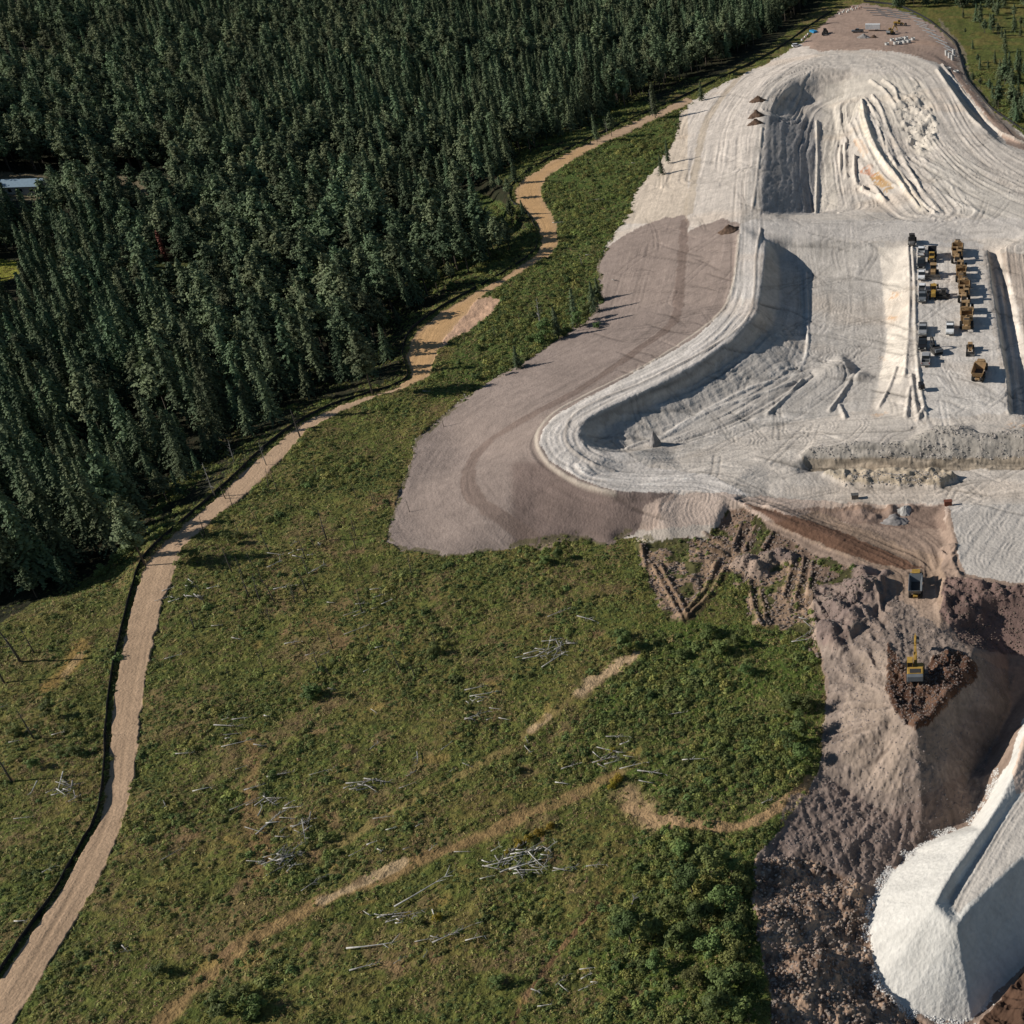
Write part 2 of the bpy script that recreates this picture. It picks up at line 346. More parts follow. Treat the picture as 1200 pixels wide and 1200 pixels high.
band(PATH3,2.4,(150,124,98),.0,.6,.1)
band([(742,768),(680,812),(655,830),(620,858),(590,880),(480,940),(400,985)],1.5,(124,108,70),.85,.7,.1)
band([(680,812),(712,790),(742,768)],2.4,(172,146,118),.95,.6,0); band([(625,854),(640,842)],1.2,(165,140,112),.9,.6,0)
band([(290,860),(300,900),(290,950),(310,1000),(290,1030)],2.2,(118,92,66),.75,.8,.4)
band([(340,740),(380,730),(400,760)],2.5,(116,92,66),.6,.8,.4)
band([(60,800),(85,775),(95,750)],3,(130,104,62),.8,.8,.2); band([(75,790),(95,765)],1,(150,125,90),.9,.6,0)
band([(600,1200),(620,1160),(660,1110),(700,1060)],.5,(110,82,62),.8,.5,.1)
for k in range(120):     # worn patches of bare soil and dry grass
    px = rng.uniform(180,760); py = rng.uniform(560,1190)
    if px < 200+ (1100-py)*.0: continue
    a = rng.uniform(0,3.14); r = rng.uniform(4,22)
    band([(px,py),(px+r*math.cos(a),py+r*.6*math.sin(a))],rng.uniform(.5,1.8),[(124,98,74),(132,112,66),(104,84,64)][k%3],.7,.9,.4)
# forest floor
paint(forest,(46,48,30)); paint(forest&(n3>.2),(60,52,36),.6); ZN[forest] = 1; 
for i,c in enumerate(CLEAR):
    m = inpoly(c,1); ZN[m&~disturbed] = 11 if i in (0,3) else 0
    paint(m,[(112,100,84),(128,128,48),(60,70,36),(112,104,92),(50,58,30),(56,72,34)][i],.85)
farm = (PX>1080)&(PY<160)&~disturbed
paint(farm,(78,84,42),.6); paint(farm&(n2>.1),(104,92,52),.5)
# the road through the woods
road = inpoly(ROAD,.9); 
paint(road,(192,162,132)); 
up = road&(PY<455)&(PY>170); paint(blur(up.astype(float),20)*road,(206,164,112),.8)
ZN[road] = 2; VEG[road] = 0
bare = inpoly([(513,408),(520,375),(548,352),(575,348),(588,352),(575,370),(548,388),(525,402)],1)&~road
paint(bare,(176,144,124)); ZN[bare] = 2; VEG[bare] = 0
ctr = [((a[0]+b[0])/2,(a[1]+b[1])/2) for a,b in [((122,910),(158,900)),((112,960),(150,945)),((65,1045),(105,1050)),((0,1150),(40,1160))]][::-1]
RC = [(10,1170),(85,1048),(131,952),(140,905),(146,850),(152,800),(162,750),(173,700),(184,672),(204,638),(240,606),(284,570),(322,532),(356,502),(396,480),(436,466),(478,448),(492,425),(496,405),(505,385),(530,362),(560,345),
      (600,322),(634,298),(643,282),(640,262),(625,243),(615,225),(626,207),(660,188),(700,166),(762,137),(808,118)]
ruts(RC,4.2,1.5,.16,.05,31,.02); ruts(RC,2.2,.9,.1,.03,32,.01)
# embankment
emb = inpoly(EMB,.7); grey = inpoly(GREY,.9); emb |= grey
paint(emb,(212,200,187)); ZN[emb] = 3
paint(emb&(PY<262)&(PX<806)&~grey,(208,190,168),.7)
paint(grey,(155,139,129))
paint(blur((grey&(PY>540)&(PX>600)).astype(float),14)*grey,(124,106,98),.75); paint(blur((grey&(PY<360)).astype(float),20)*grey,(168,150,138),.5)
# disturbed ground, general
q = disturbed&~emb&~road
paint(q,(208,197,184)); ZN[q] = 4
qt = q&(PY<58); paint(qt,(166,144,130)); ZN[qt] = 10; qb = q&(PY>596)&(PX<1500)&~inpoly(WHITEP,1); paint(qb,(160,138,122)); ZN[qb] = 7
haul = inpoly(HAUL,.5); paint(haul,(222,212,201)); ZN[haul] = 5
VEG[disturbed|emb|haul] = 0
pit = inpoly([(900,286),(930,282),(1035,284),(1040,420),(1020,480),(900,500),(760,545),(690,530),(670,505),(700,480),(780,445),(860,400),(888,350)],1.5)&~haul
paint(pit,(194,186,176),.85)
paint(inpoly([(1030,290),(1062,288),(1064,400),(1056,450),(1030,445),(1040,400)],1),(228,216,200),.9)  # sunlit face of the platform wall, its brightness painted into the colour
paint(inpoly([(1066,280),(1150,285),(1180,485),(1080,490),(1072,400)],2),(216,208,198),.8)
for cx,cy,r in [(1048,345,7),(1046,373,7),(1045,350,5),(1035,420,4),(1015,412,6),(1030,485,8),(1195,500,16),(1080,492,6)]:
    m = np.exp(-(((PX-cx)/r)**2+((PY-cy)/(r*.5))**2))*sstep(0,.6,n3+.6*n4); paint(m,(208,156,100),.7)
paint(inpoly([(897,135),(955,142),(954,252),(892,250)],.8),(172,166,160),.9)  # shade on the right-facing rectangular slope painted in as darker grey
paint(inpoly([(905,112),(960,80),(1000,82),(985,110),(955,118),(945,135),(905,130)],1.5),(190,178,164),.6)  # curved bench walls: their shade is put into the tone
paint(inpoly([(965,100),(1020,85),(1085,95),(1098,140),(1100,170),(1080,188),(1050,150),(1010,120),(975,180),(985,245),(962,245),(962,140)],2),(212,201,185),.7)
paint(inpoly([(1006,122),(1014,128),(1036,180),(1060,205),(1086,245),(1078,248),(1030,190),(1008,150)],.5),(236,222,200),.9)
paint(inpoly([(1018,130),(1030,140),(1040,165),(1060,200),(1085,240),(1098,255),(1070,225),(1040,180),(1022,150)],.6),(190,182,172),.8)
paint(inpoly([(1003,200),(1020,192),(1036,212),(1034,216),(1018,206)],1)&(n3+.5*n4>-.25),(190,128,92),.75); paint(inpoly([(1018,208),(1030,200),(1048,220),(1036,226)],1)&(n3+.5*n4>-.25),(184,146,92),.8)
paint(inpoly([(1000,165),(1008,162),(1020,180),(1012,184)],1),(206,170,136),.7)
paint(inpoly([(1085,190),(1130,180),(1200,240),(1200,262),(1130,250),(1100,230)],3),(200,192,180),.6)
xr = inpoly([(870,262),(890,256),(1050,258),(1200,255),(1400,255),(1400,285),(1200,278),(1060,282),(900,284),(880,290)],1.5); paint(xr,(208,199,189),.8)
yard = inpoly(YARD,1); paint(yard,(170,146,130)); ZN[yard] = 10
paint(inpoly([(1100,20),(1130,58),(1140,95),(1200,162),(1300,210),(1300,222),(1200,172),(1165,138),(1128,92),(1112,62)],1),(120,108,98),.7)
# lower quarry
pink = inpoly([(755,590),(790,577),(850,578),(1000,590),(1110,590),(1110,612),(930,612),(860,605),(830,632),(745,632)],1.5); paint(pink,(196,174,158),.8)
paint(inpoly([(745,622),(800,618),(850,612),(860,620),(830,636),(745,636)],1.5),(198,186,172),.9)
paint(inpoly([(940,596),(1000,594),(1105,592),(1108,620),(1040,618),(970,608)],1.5),(142,120,106),.9)
paint(inpoly([(905,612),(960,600),(1060,640),(1100,650),(1110,690),(1100,770),(1050,770),(1060,700),(1030,668),(960,640)],2),(166,142,122),.9)
paint(inpoly([(870,588),(960,613),(1040,645),(1080,665),(1060,668),(1000,652),(930,624)],1.2),(112,80,62),.85)
paint(inpoly([(1060,690),(1094,690),(1110,765),(1050,765)],1),(182,158,138),.8)
whp = inpoly(WHITEP,1); paint(whp,(206,197,186)); ZN[whp] = 4
paint(inpoly(RUBBLE,1.5),(174,166,155),.9); paint(inpoly(RUBBLE,1)&(PY>536),(160,138,108),.5)
paint(inpoly(SECOND,1),(190,176,154),.9)
ch = inpoly(CHURN,2.5)&~haul; paint(ch,(134,112,96)); VEG[ch] = .22; ZN[ch] = 12
chg = ch&(fbm(X*.25,Y*.25,3,91)>.05); paint(chg,(66,70,36),.85); VEG[chg] = 1.0
spoil = inpoly(SPOIL,1.5); paint(spoil,(148,132,120)); ZN[spoil] = 7
paint(inpoly([(1042,762),(1044,830),(1075,856),(1052,930),(1010,930),(985,890),(990,820),(1010,760)],3),(174,155,138),.7)
paint(inpoly([(945,690),(1036,672),(1040,700),(1010,730),(980,765),(955,760)],2),(144,124,114),.9)
paint(inpoly([(1010,740),(1020,680),(1044,690),(1046,720),(1030,750)],2),(152,132,118),.5)
paint(inpoly([(925,930),(975,915),(1040,955),(1130,905),(1140,960),(1060,1010),(1012,1038),(900,1012)],2),(140,122,112),.8)
paint(spoil&(n3>.15)&(PY<930),(168,150,136),.4)
rs = inpoly([(1108,680),(1160,684),(1400,694),(1400,775),(1200,770),(1170,765),(1130,755),(1100,720)],1.5); paint(rs,(126,104,96)); ZN[rs] = 7
exc = inpoly(EXC,1.6); paint(exc,(92,66,52)); paint(exc&(n3>.1),(122,94,76),.7); ZN[exc] = 13
low = inpoly(LOWBROWN,2); paint(low,(158,132,112)); paint(low&(n3+.4*n2>.15),(190,160,134),.7); paint(low&(n3+.3*n2<-.2),(88,70,60),.6); ZN[low] = 12
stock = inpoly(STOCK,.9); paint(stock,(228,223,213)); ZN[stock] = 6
paint(inpoly([(1235,810),(1205,850),(1186,905),(1190,930),(1210,925),(1300,860)],1),(226,192,166),.7)
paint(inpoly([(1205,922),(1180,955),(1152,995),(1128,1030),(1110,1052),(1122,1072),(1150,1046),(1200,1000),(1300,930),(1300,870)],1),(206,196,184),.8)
fb = inpoly(FBANK,1.5); paint(fb,(92,70,56)); ZN[fb] = 12
# ---- tool marks and lumps (real relief plus a little tone)
ew = blur(grey.astype(float),30)[...]; ew = sstep(.75,1,ew); Z = Z*(1-ew)+blur(Z,160)*ew
for k in range(3): ruts([(p[0]-o,p[1]+o*.55) for p in [(866,268),(858,320),(846,362),(812,394),(758,426),(698,458),(650,482)]],20,1.1,.07,.03,40+k,.03,.1) if False else None
ruts([p[:2] for p in CO[2:]],42,1.25,.12,.05,41,.035,.05)
ruts([p[:2] for p in CO[2:]],42,4.0,.10,.015,43,.25,.05)
band([(803,258),(797,330),(788,378),(740,415),(690,450),(640,478),(590,505),(560,530),(549,555),(555,582),(585,606),(640,640)],1.9,(128,110,100),.75,.35)
band([(866,90),(838,125),(825,150),(815,200),(806,250)],1.9,(192,176,156),.8,.3)
ruts([(803,258),(797,330),(788,378),(740,415),(690,450),(640,478),(590,505),(560,530),(549,555),(555,582),(585,606),(640,640)],2.5,1.2,.15,.05,44)
HC = [(876,200),(876,265),(874,320),(868,362),(836,398),(790,430),(715,464),(668,487),(650,503),(648,518),(662,538),(700,552),(740,560),(820,562),(860,572),(920,602),(990,634),(1050,660)]
ruts(HC,5.6,1.4,.24,.06,45,.006,.15); ruts(HC,5,.6,.16,.04,46,.004)
I,D,S = linefield(HC,7)
for o_,a_,w0 in ((-4.6,.30,.3),(-3.6,-.10,.5),(-1.4,.18,.25),(.6,.14,.3),(1.5,-.10,.5),(2.4,.2,.25),(4.4,.34,.35)):
    g_ = np.exp(-((D-o_-.5*np.sin(S*.05+o_))/w0)**2)*(.7+.5*vnoise(S*.08,S*0+o_,7)); C.reshape(-1,3)[I] *= (1-a_*g_)[:,None]; Z.ravel()[I] -= .25*a_*g_
band([(689,492),(677,502),(674,514),(684,527),(706,535),(740,542)],.7,(130,120,112),.0)
# berm rolls beside the haul road
def berm(pts, hw, h, rgb=None):
    I,D,S = linefield(pts,hw)
    if len(I)==0: return
    w = np.cos(np.clip(D/hw,-1,1)*math.pi/2)**2; Z.ravel()[I] += h*w*(.7+.35*vnoise(S*.12,S*0,5)+.15*n3.ravel()[I])
    if rgb: 
        Cf = C.reshape(-1,3); k = w*.7; Cf[I] = Cf[I]*(1-k[:,None])+alb(rgb)*k[:,None]
berm([(892,268),(886,300),(884,345),(874,376),(842,402),(800,425),(750,450),(700,470),(672,487),(664,502),(664,518),(676,532),(700,546),(720,552)],.7,.45,(168,158,148))
berm([(893,150),(888,200),(882,245)],.7,.5); berm([(957,142),(958,190),(956,250)],.7,.9,(226,216,198))
berm([(866,275),(860,330),(846,364),(808,395),(760,426),(700,456),(652,482),(632,503),(629,520),(642,543),(676,566),(720,578)],.9,.3,(216,202,184))
for pts in ([(1069,290),(1072,340),(1073,400),(1078,452),(1086,490)],[(1064,290),(1066,330),(1064,390),(1060,440)],[(1157,295),(1164,340),(1173,400),(1181,455),(1182,485)]): berm(pts,.8,.7,(226,214,198))
for k,(pts) in enumerate([[(940,445),(925,462),(900,485)],[(1000,440),(988,460),(972,482)],[(1050,432),(1042,455),(1030,478)],[(990,490),(984,475)],[(1068,440),(1072,470),(1076,492)],[(1066,455),(1062,488)],[(1083,478),(1078,488)]]): berm(pts,.9,.7)
for k in range(26):   # ring road and upper benches: long curved ridges
    o = k*1.0
    pass
RING = [(845,200),(852,150),(868,118),(895,88),(935,68),(985,60),(1040,62),(1085,80),(1108,112),(1130,150),(1165,182),(1210,205),(1300,245)]
ruts(RING,13,1.1,.18,.22,50,.010,.1); ruts(RING,26,.5,.12,.3,51,.010,.1)
RING2 = [(905,130),(915,104),(940,88),(985,78),(1040,80),(1075,96),(1096,128),(1112,160),(1140,190),(1190,222),(1290,250)]
ruts(RING2,13,1.1,.22,.45,52,.012,.2)
for pts,h in (([(1104,76),(1120,97),(1142,126),(1164,150),(1190,164),(1215,172)],1.2),([(1098,82),(1116,108),(1136,136),(1158,156)],1.0)): berm(pts,1.2,h,(226,214,198))
ARC = [(912,132),(926,114),(946,100),(972,92),(985,92)]
ruts(ARC,11,.6,.1,.5,53,.02,.2)
ruts([(980,245),(972,200),(974,160),(985,125),(1008,112),(1040,120),(1060,150),(1072,185),(1090,225),(1110,250)],16,.85,.2,.55,54,.012,.3)
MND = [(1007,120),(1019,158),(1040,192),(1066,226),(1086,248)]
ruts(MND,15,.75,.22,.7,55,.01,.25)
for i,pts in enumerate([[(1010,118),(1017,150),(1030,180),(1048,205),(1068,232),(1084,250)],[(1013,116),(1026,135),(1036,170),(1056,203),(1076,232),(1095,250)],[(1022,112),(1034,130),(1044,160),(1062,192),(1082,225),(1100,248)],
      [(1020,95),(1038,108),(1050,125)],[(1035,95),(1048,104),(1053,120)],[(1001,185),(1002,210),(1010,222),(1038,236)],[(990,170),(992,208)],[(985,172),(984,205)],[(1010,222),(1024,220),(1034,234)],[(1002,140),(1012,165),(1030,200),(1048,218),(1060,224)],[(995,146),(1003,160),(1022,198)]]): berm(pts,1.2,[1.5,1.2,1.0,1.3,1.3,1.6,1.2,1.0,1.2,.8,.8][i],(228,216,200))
ruts([(1075,185),(1110,205),(1150,228),(1200,250),(1290,280)],19,.85,.26,.5,56,.012,.3)
ruts([(1060,190),(1090,225),(1105,248)],10,1.0,.16,.3,57,.03,.3)
LP = inpoly([(1050,125),(1075,100),(1095,140),(1098,165),(1080,182),(1062,160)],2); Z += blur(LP.astype(float),3)*fbm(X*.28,Y*.28,4,58)*1.8
XR = [(880,262),(950,268),(1050,270),(1130,268),(1210,272),(1300,275)]
ruts(XR,10,.8,.16,.08,60,.012,.3)
rect = inpoly([(895,133),(955,142),(954,253),(890,254)],.5); streak(rect,90,1.5,.16,.12,61,.05); streak(rect,76,1.6,.10,.07,62,.10)
up2 = inpoly([(962,145),(1000,130),(1010,200),(1030,240),(965,250)],2); streak(up2,85,.7,.12,.25,63,.04)
pitw = inpoly([(945,385),(945,415),(925,437),(880,452),(808,489),(752,517),(733,524),(706,505),(790,465),(850,425),(893,385),(925,380)],1)
ruts([(905,395),(880,420),(830,452),(770,480),(735,500)],15,1.1,.16,.2,64,.015,.2); berm([(944,320),(946,370),(945,416),(928,440),(880,455),(808,492),(780,509),(752,519),(735,526)],.8,.6,(222,214,204)); berm([(930,448),(880,466),(835,480),(800,500),(770,516)],.8,.5,(218,210,200)); streak(pitw,20,.8,.1,.16,65,.05); streak(pitw,-55,.7,.05,.22,69,.12)
ruts([(945,440),(900,470),(840,500),(780,520),(740,528)],14,1.0,.2,.35,66,.012,.3)
ruts([(1060,500),(980,505),(900,512),(830,532),(760,546),(720,545)],16,.9,.2,.2,67,.012,.3)
streak(pit&~pitw,35,1.1,.10,.07,68,.06); streak(pit&~pitw,95,1.0,.08,.06,70,.08)
def in_disturbed(x,y):
    r = False; n = len(DIST)
    for i in range(n):
        xa,ya = DIST[i]; xb,yb = DIST[(i+1)%n]
        if (ya>y)!=(yb>y) and x < (xb-xa)*(y-ya)/(yb-ya)+xa: r = not r
    return r
def swirls(mask_poly, n, seed, hh=.1, amp=.1, rr=(3,9)):
    r2 = np.random.default_rng(seed); xs=[p[0] for p in mask_poly]; ys=[p[1] for p in mask_poly]
    for _ in range(n):
        px = r2.uniform(min(xs),max(xs)); py = r2.uniform(min(ys),max(ys)); gx,gy,gz = ground(px,py); R = r2.uniform(*rr)
        a0 = r2.uniform(0,6.28); pts = []
        bb = (X>gx-R-4)&(X<gx+R+4)&(Y>gy-R-4)&(Y<gy+R+4)
        I = np.nonzero(bb.ravel())[0]; x = X.ravel()[I]-gx; y = Y.ravel()[I]-gy
        d = np.hypot(x,y); an = (np.arctan2(y,x)-a0)%6.283
        w = (an<r2.uniform(1.5,4))*np.exp(-((d-R)/1.6)**2); v = np.sin(d*6.283/.95)
        Z.ravel()[I] += hh*v*w; C.reshape(-1,3)[I] *= (1+amp*v*w)[:,None]
swirls([(950,330),(1035,430)],30,5,.06,.10); swirls([(1085,410),(1175,490)],8,6,.04,.08); swirls([(800,500),(1000,520)],12,7,.05,.08); swirls([(1120,600),(1250,675)],12,8,.035,.05,(4,12)); streak(whp,70,1.0,.1,.14,181,.05); swirls([(780,580),(850,625)],5,9,.05,.08,(3,6))
swirls([(1090,200),(1200,250)],8,10,.08,.1)
for pts in ([(1080,290),(1084,400),(1100,450),(1140,492)],[(1105,290),(1110,400),(1122,450),(1155,488)],[(1125,400),(1135,450),(1165,490)],[(1150,300),(1162,380),(1165,470)]): ruts(pts,5,1.5,.12,.06,71,.015)
ruts([(1210,290),(1225,400),(1240,490)],12,.9,.3,.4,72,.02,.2)
ruts([(1196,300),(1210,400),(1222,490)],5,.9,.3,.35,73,.02,.3)
paint(inpoly([(1172,296),(1400,300),(1400,490),(1222,490),(1202,400),(1188,340)],1),(176,158,142),.6)
ruts([(720,562),(850,566),(960,575),(1100,578),(1200,572),(1300,570)],7,1.1,.16,.1,74,.012); ruts([(1000,588),(1110,586),(1250,584)],4,1.1,.12,.1,75,.012)
rub = blur(inpoly(RUBBLE,1).astype(float),2); Z += rub*(.55*fbm(X*.3,Y*.8,4,76)+.3*np.abs(fbm(X*.9,Y*1.3,3,77)))
sm = inpoly([(948,536),(1200,534),(1400,534),(1400,548),(1200,549),(960,551)],.6); Zs = np.sin(Z*5.5)*.12; C *= (1+sm*.22*np.sin(PY*1.7+2*n2))[...,None]
sec = blur(inpoly(SECOND,1).astype(float),4); Z += sec*(1.6+.7*fbm(X*.6,Y*.6,4,78))
ruts([(1065,690),(1068,730),(1072,765)],2.8,1.0,.2,.25,80,.02); ruts([(1084,690),(1088,730),(1094,765)],3.4,.9,.22,.3,81,.02); ruts([(880,592),(950,616),(1020,644),(1070,670),(1076,700)],6,.9,.32,.35,82,.008)
ruts([(1000,600),(1050,616),(1090,640),(1096,680)],7,.8,.15,.3,83,.03)
spm = blur(spoil.astype(float),4); Z += spm*(.35*fbm(X*.35,Y*.35,4,84)+.16*fbm(X*1.8,Y*1.8,3,85,.7)); C *= (1+spm*.14*fbm(X*.9+Y*.5,Y*.25-X*.15,4,185,.7))[...,None]
heads = blur(inpoly([(948,695),(1035,678),(1038,700),(1012,735),(985,765),(958,760)],1).astype(float),5); Z += heads*(1.2+1.5*fbm(X*.2,Y*.2,4,86))
clod = blur(inpoly([(1105,640),(1118,640),(1126,676),(1160,688),(1200,690),(1300,694),(1300,706),(1150,712),(1150,730),(1112,735),(1100,700)],2).astype(float),3); Z += clod*(.5+1.7*np.abs(fbm(X*.32,Y*.32,4,87)))
ruts([(1120,700),(1150,735),(1185,765)],4,.6,.2,.5,88,.05); streak(rs,-38,.55,.2,.4,89,.03)
bs = inpoly([(925,945),(960,925),(1040,960),(1100,972),(1060,1005),(1010,1035),(960,1008),(905,1008)],2)
streak(bs&(PX<1005),112,.9,.22,.16,90,.015); streak(bs&(PX>=1005)&(PX<1060),92,.9,.22,.16,91,.015)
streak(inpoly([(1060,960),(1140,900),(1155,930),(1100,975)],2),82,.6,.2,.4,92,.03)
exm = blur(exc.astype(float),2); Z += exm*(1.0*fbm(X*.4,Y*.4,4,93)+.2); streak(exc,95,.5,.25,.5,94,.05)
lwm = blur(low.astype(float),4); Z += lwm*(1.9*fbm(X*.16,Y*.16,5,95)+.55*np.abs(fbm(X*.8,Y*.8,4,96,.6))+.12*vnoise(X*3,Y*3,6)); streak(low&(PX<960),80,.5,.2,.35,97,.05)
fbm_ = blur(fb.astype(float),3); Z += fbm_*(.8+1.4*fbm(X*.5,Y*.5,4,98))
chm = blur(ch.astype(float),3); Z += chm*(.6*fbm(X*.3,Y*.3,4,99)); 
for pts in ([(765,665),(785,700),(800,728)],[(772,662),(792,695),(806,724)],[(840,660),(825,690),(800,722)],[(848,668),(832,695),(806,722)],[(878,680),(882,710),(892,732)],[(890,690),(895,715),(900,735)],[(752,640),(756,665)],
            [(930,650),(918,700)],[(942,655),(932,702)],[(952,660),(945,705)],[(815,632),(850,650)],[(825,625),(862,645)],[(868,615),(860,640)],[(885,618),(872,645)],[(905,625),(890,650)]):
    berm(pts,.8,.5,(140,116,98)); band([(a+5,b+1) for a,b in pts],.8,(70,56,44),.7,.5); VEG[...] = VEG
mound = np.zeros_like(Z)
for px,py,r,h in [(873,660,3.4,2.4),(888,668,3.2,2.4),(902,655,3,2.2),(915,652,2.6,2.2),(925,655,2.2,2.0),(1012,672,3,2.4),(1005,695,4,3),(985,715,4,2.6),(968,735,3.4,2.6),(1038,672,2,1),(1045,600,2,1.2),(1070,596,1.6,1.0),(1010,605,4,1)]:
    gx,gy,gz = ground(px,py); mound = np.maximum(mound,np.clip(h-np.hypot(X-gx,Y-gy)*h/r+.4*n3,0,9))
Z += blur(mound,1); paint(blur((mound>.25).astype(float),2)*(PY>640),(142,124,116),.8); VEG[mound>.25] = 0
# stockpile grain and lane tracks
stm = blur(stock.astype(float),1); ax_,ay_,_ = ground(1098,1064); sa_ = np.arctan2(Y-ay_,X-ax_); sr_ = np.hypot(X-ax_,Y-ay_); slide = 1-3*np.abs(vnoise(sa_*9,sr_*.08,411)); Z += stm*(.05*fbm(X*1.7,Y*1.7,3,412,.7)+.03*vnoise(X*5,Y*5,7)+.035*slide*sstep(2,6,sr_)*sstep(-.3,.4,n2)); C *= (1+stm*(.03*slide*sstep(-.3,.4,n2)-.09*sstep(.1,.7,fbm(X*.25,Y*.25,4,413))-.05*sstep(0,.6,fbm(X*1.2,Y*1.2,3,414))))[...,None]; streak(stock&(PX<1110),40,1.2,.03,.03,100,.1)
ruts([(1230,890),(1190,950),(1158,1000),(1128,1045),(1118,1068)],3.6,1.1,.14,.16,101,.015,.3)
# fine crossing tyre lines everywhere on the pale ground
for k in range(420):
    px = rng.uniform(730,1230); py = rng.uniform(110,600); a = rng.normal(0,.5) if rng.random()<.6 else rng.uniform(0,3.1); r = rng.uniform(12,60)*(py+340)/900; cv = rng.normal(0,.25)*r
    pt = [(px-r*math.cos(a),py-.5*r*math.sin(a)),(px-cv*math.sin(a)*.5,py+cv*.4),(px+r*math.cos(a),py+.5*r*math.sin(a))]
    if not all(in_disturbed(*p_) for p_ in pt): continue
    for o_ in (-1,1):
        I,D,S = linefield([(x_+o_*4*(py+340)/940,y_+o_*1.0) for x_,y_ in pt],.5,3)
        if len(I): w_ = np.exp(-(D/.28)**2)*(~(haul|rect).ravel()[I]); Z.ravel()[I] -= .10*w_; C.reshape(-1,3)[I] *= (1-(.24 if k%3 else -.12)*w_)[:,None]
# whole-surface small relief
dm = (disturbed|emb)&~stock

TIPX,TIPY,_ = ground(1085,838); ang_ = np.arctan2(Y-TIPY,X-TIPX); rad_ = np.hypot(X-TIPX,Y-TIPY)
gul = 1-3*np.abs(vnoise(ang_*11+.5*vnoise(X*.15,Y*.15,7),rad_*.04,401)); gm = blur((spoil&(PY>800)&(~exc)).astype(float),8)*sstep(3,9,rad_)
Z += blur(spoil.astype(float),6)*(.22*fbm(X*.8,Y*.8,3,405)+.16*np.abs(fbm(X*1.6,Y*1.6,3,406,.7))*sstep(-.2,.3,n2)); C *= (1-.07*spoil)[...,None]; Z += gm*.2*gul*sstep(-.4,.3,n2); C *= (1+gm*.13*gul)[...,None]
gl2 = 1-3*np.abs(vnoise(X*.45+Y*.25+1.2*n2,Y*.12-X*.05,402)); gm2 = blur((spoil&(PY<=800)&(PX<1040)).astype(float),8); Z += gm2*.3*gl2; C *= (1+gm2*.12*gl2)[...,None]
C *= (1+grey*(.10*sstep(0,.8,fbm(X*.05,Y*.05,4,403))-.09*sstep(.1,.7,fbm(X*.08,Y*.09,4,404))))[...,None]
fr_ = blur((~disturbed&~emb).astype(float),22); fm_ = (ZN==3)&(fr_>.08)&(fr_+.25*n2+.15*n3>.22); VEG[fm_] = .55; paint(fm_&(PY>250)&(n3>-.1),(100,94,62),.7)
Z += dm*(.05*n3+.035*n4); C *= (1+dm*(.05*n2+.06*n3+.05*n4))[...,None]
mea = ~(disturbed|emb|road); Z += mea*(.5*n2*sstep(-60,-10,0*X)+.18*n3+.06*n4); C *= (1+mea*(.12*n3+.12*n4))[...,None]
C *= (1+road*(.06*n2+.05*n4))[...,None]
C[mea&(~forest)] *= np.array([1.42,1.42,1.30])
wz = disturbed&~grey&~stock&(PY<600)
det = 1-3.2*np.abs(vnoise(X*.55+.6*vnoise(X*.05,Y*.05,9)*6,Y*.09+X*.02,301)); C *= (1+wz*(.05*det-.05*sstep(.1,.7,fbm(X*.06,Y*.06,3,302))-.10*sstep(.3,.8,fbm(X*1.3,Y*.35,3,303)))[...])[...,None]
C *= (1+.07*wz)[...,None]
warm = sstep(.15,.7,fbm(X*.03,Y*.05,3,305)); C *= 1+(wz*warm)[...,None]*np.array([.02,-.02,-.06])
C = np.clip(C,.005,.9)
PX, PY = proj(X,Y,Z)
# ------------------------------------------------------------------ materials
def nodes(m):
    m.use_nodes = True; nt = m.node_tree; nt.nodes.clear(); return nt
def N(nt, t, **kw):
    n = nt.nodes.new(t)
    for k,v in kw.items():
        if k.startswith('i_'): n.inputs[k[2:].replace('_',' ')].default_value = v
        else: setattr(n,k,v)
    return n
def ground_mat(name, bump=.3, scale=3.0, contrast=.25, rough=.95):
    m = bpy.data.materials.new(name); nt = nodes(m); l = nt.links.new
    out = N(nt,'ShaderNodeOutputMaterial'); b = N(nt,'ShaderNodeBsdfPrincipled'); b.inputs['Roughness'].default_value = rough; b.inputs['Specular IOR Level'].default_value = .15
    at = N(nt,'ShaderNodeAttribute',attribute_name='tint'); g = N(nt,'ShaderNodeNewGeometry')
    n1_ = N(nt,'ShaderNodeTexNoise'); n1_.inputs['Scale'].default_value = scale; n1_.inputs['Detail'].default_value = 5
    n2_ = N(nt,'ShaderNodeTexNoise'); n2_.inputs['Scale'].default_value = scale*.17; n2_.inputs['Detail'].default_value = 4
    l(g.outputs['Position'],n1_.inputs['Vector']); l(g.outputs['Position'],n2_.inputs['Vector'])
    ad = N(nt,'ShaderNodeMath',operation='ADD'); l(n1_.outputs['Fac'],ad.inputs[0]); l(n2_.outputs['Fac'],ad.inputs[1])
    mr = N(nt,'ShaderNodeMapRange'); mr.inputs['From Min'].default_value = .6; mr.inputs['From Max'].default_value = 1.4
    mr.inputs['To Min'].default_value = 1-contrast; mr.inputs['To Max'].default_value = 1+contrast; l(ad.outputs[0],mr.inputs['Value'])
    mx = N(nt,'ShaderNodeVectorMath',operation='SCALE'); l(at.outputs['Color'],mx.inputs[0]); l(mr.outputs[0],mx.inputs['Scale'])
    l(mx.outputs[0],b.inputs['Base Color'])
    bp = N(nt,'ShaderNodeBump'); bp.inputs['Strength'].default_value = bump; bp.inputs['Distance'].default_value = .25; l(n1_.outputs['Fac'],bp.inputs['Height'])
    l(bp.outputs[0],b.inputs['Normal']); l(b.outputs[0],out.inputs[0]); return m
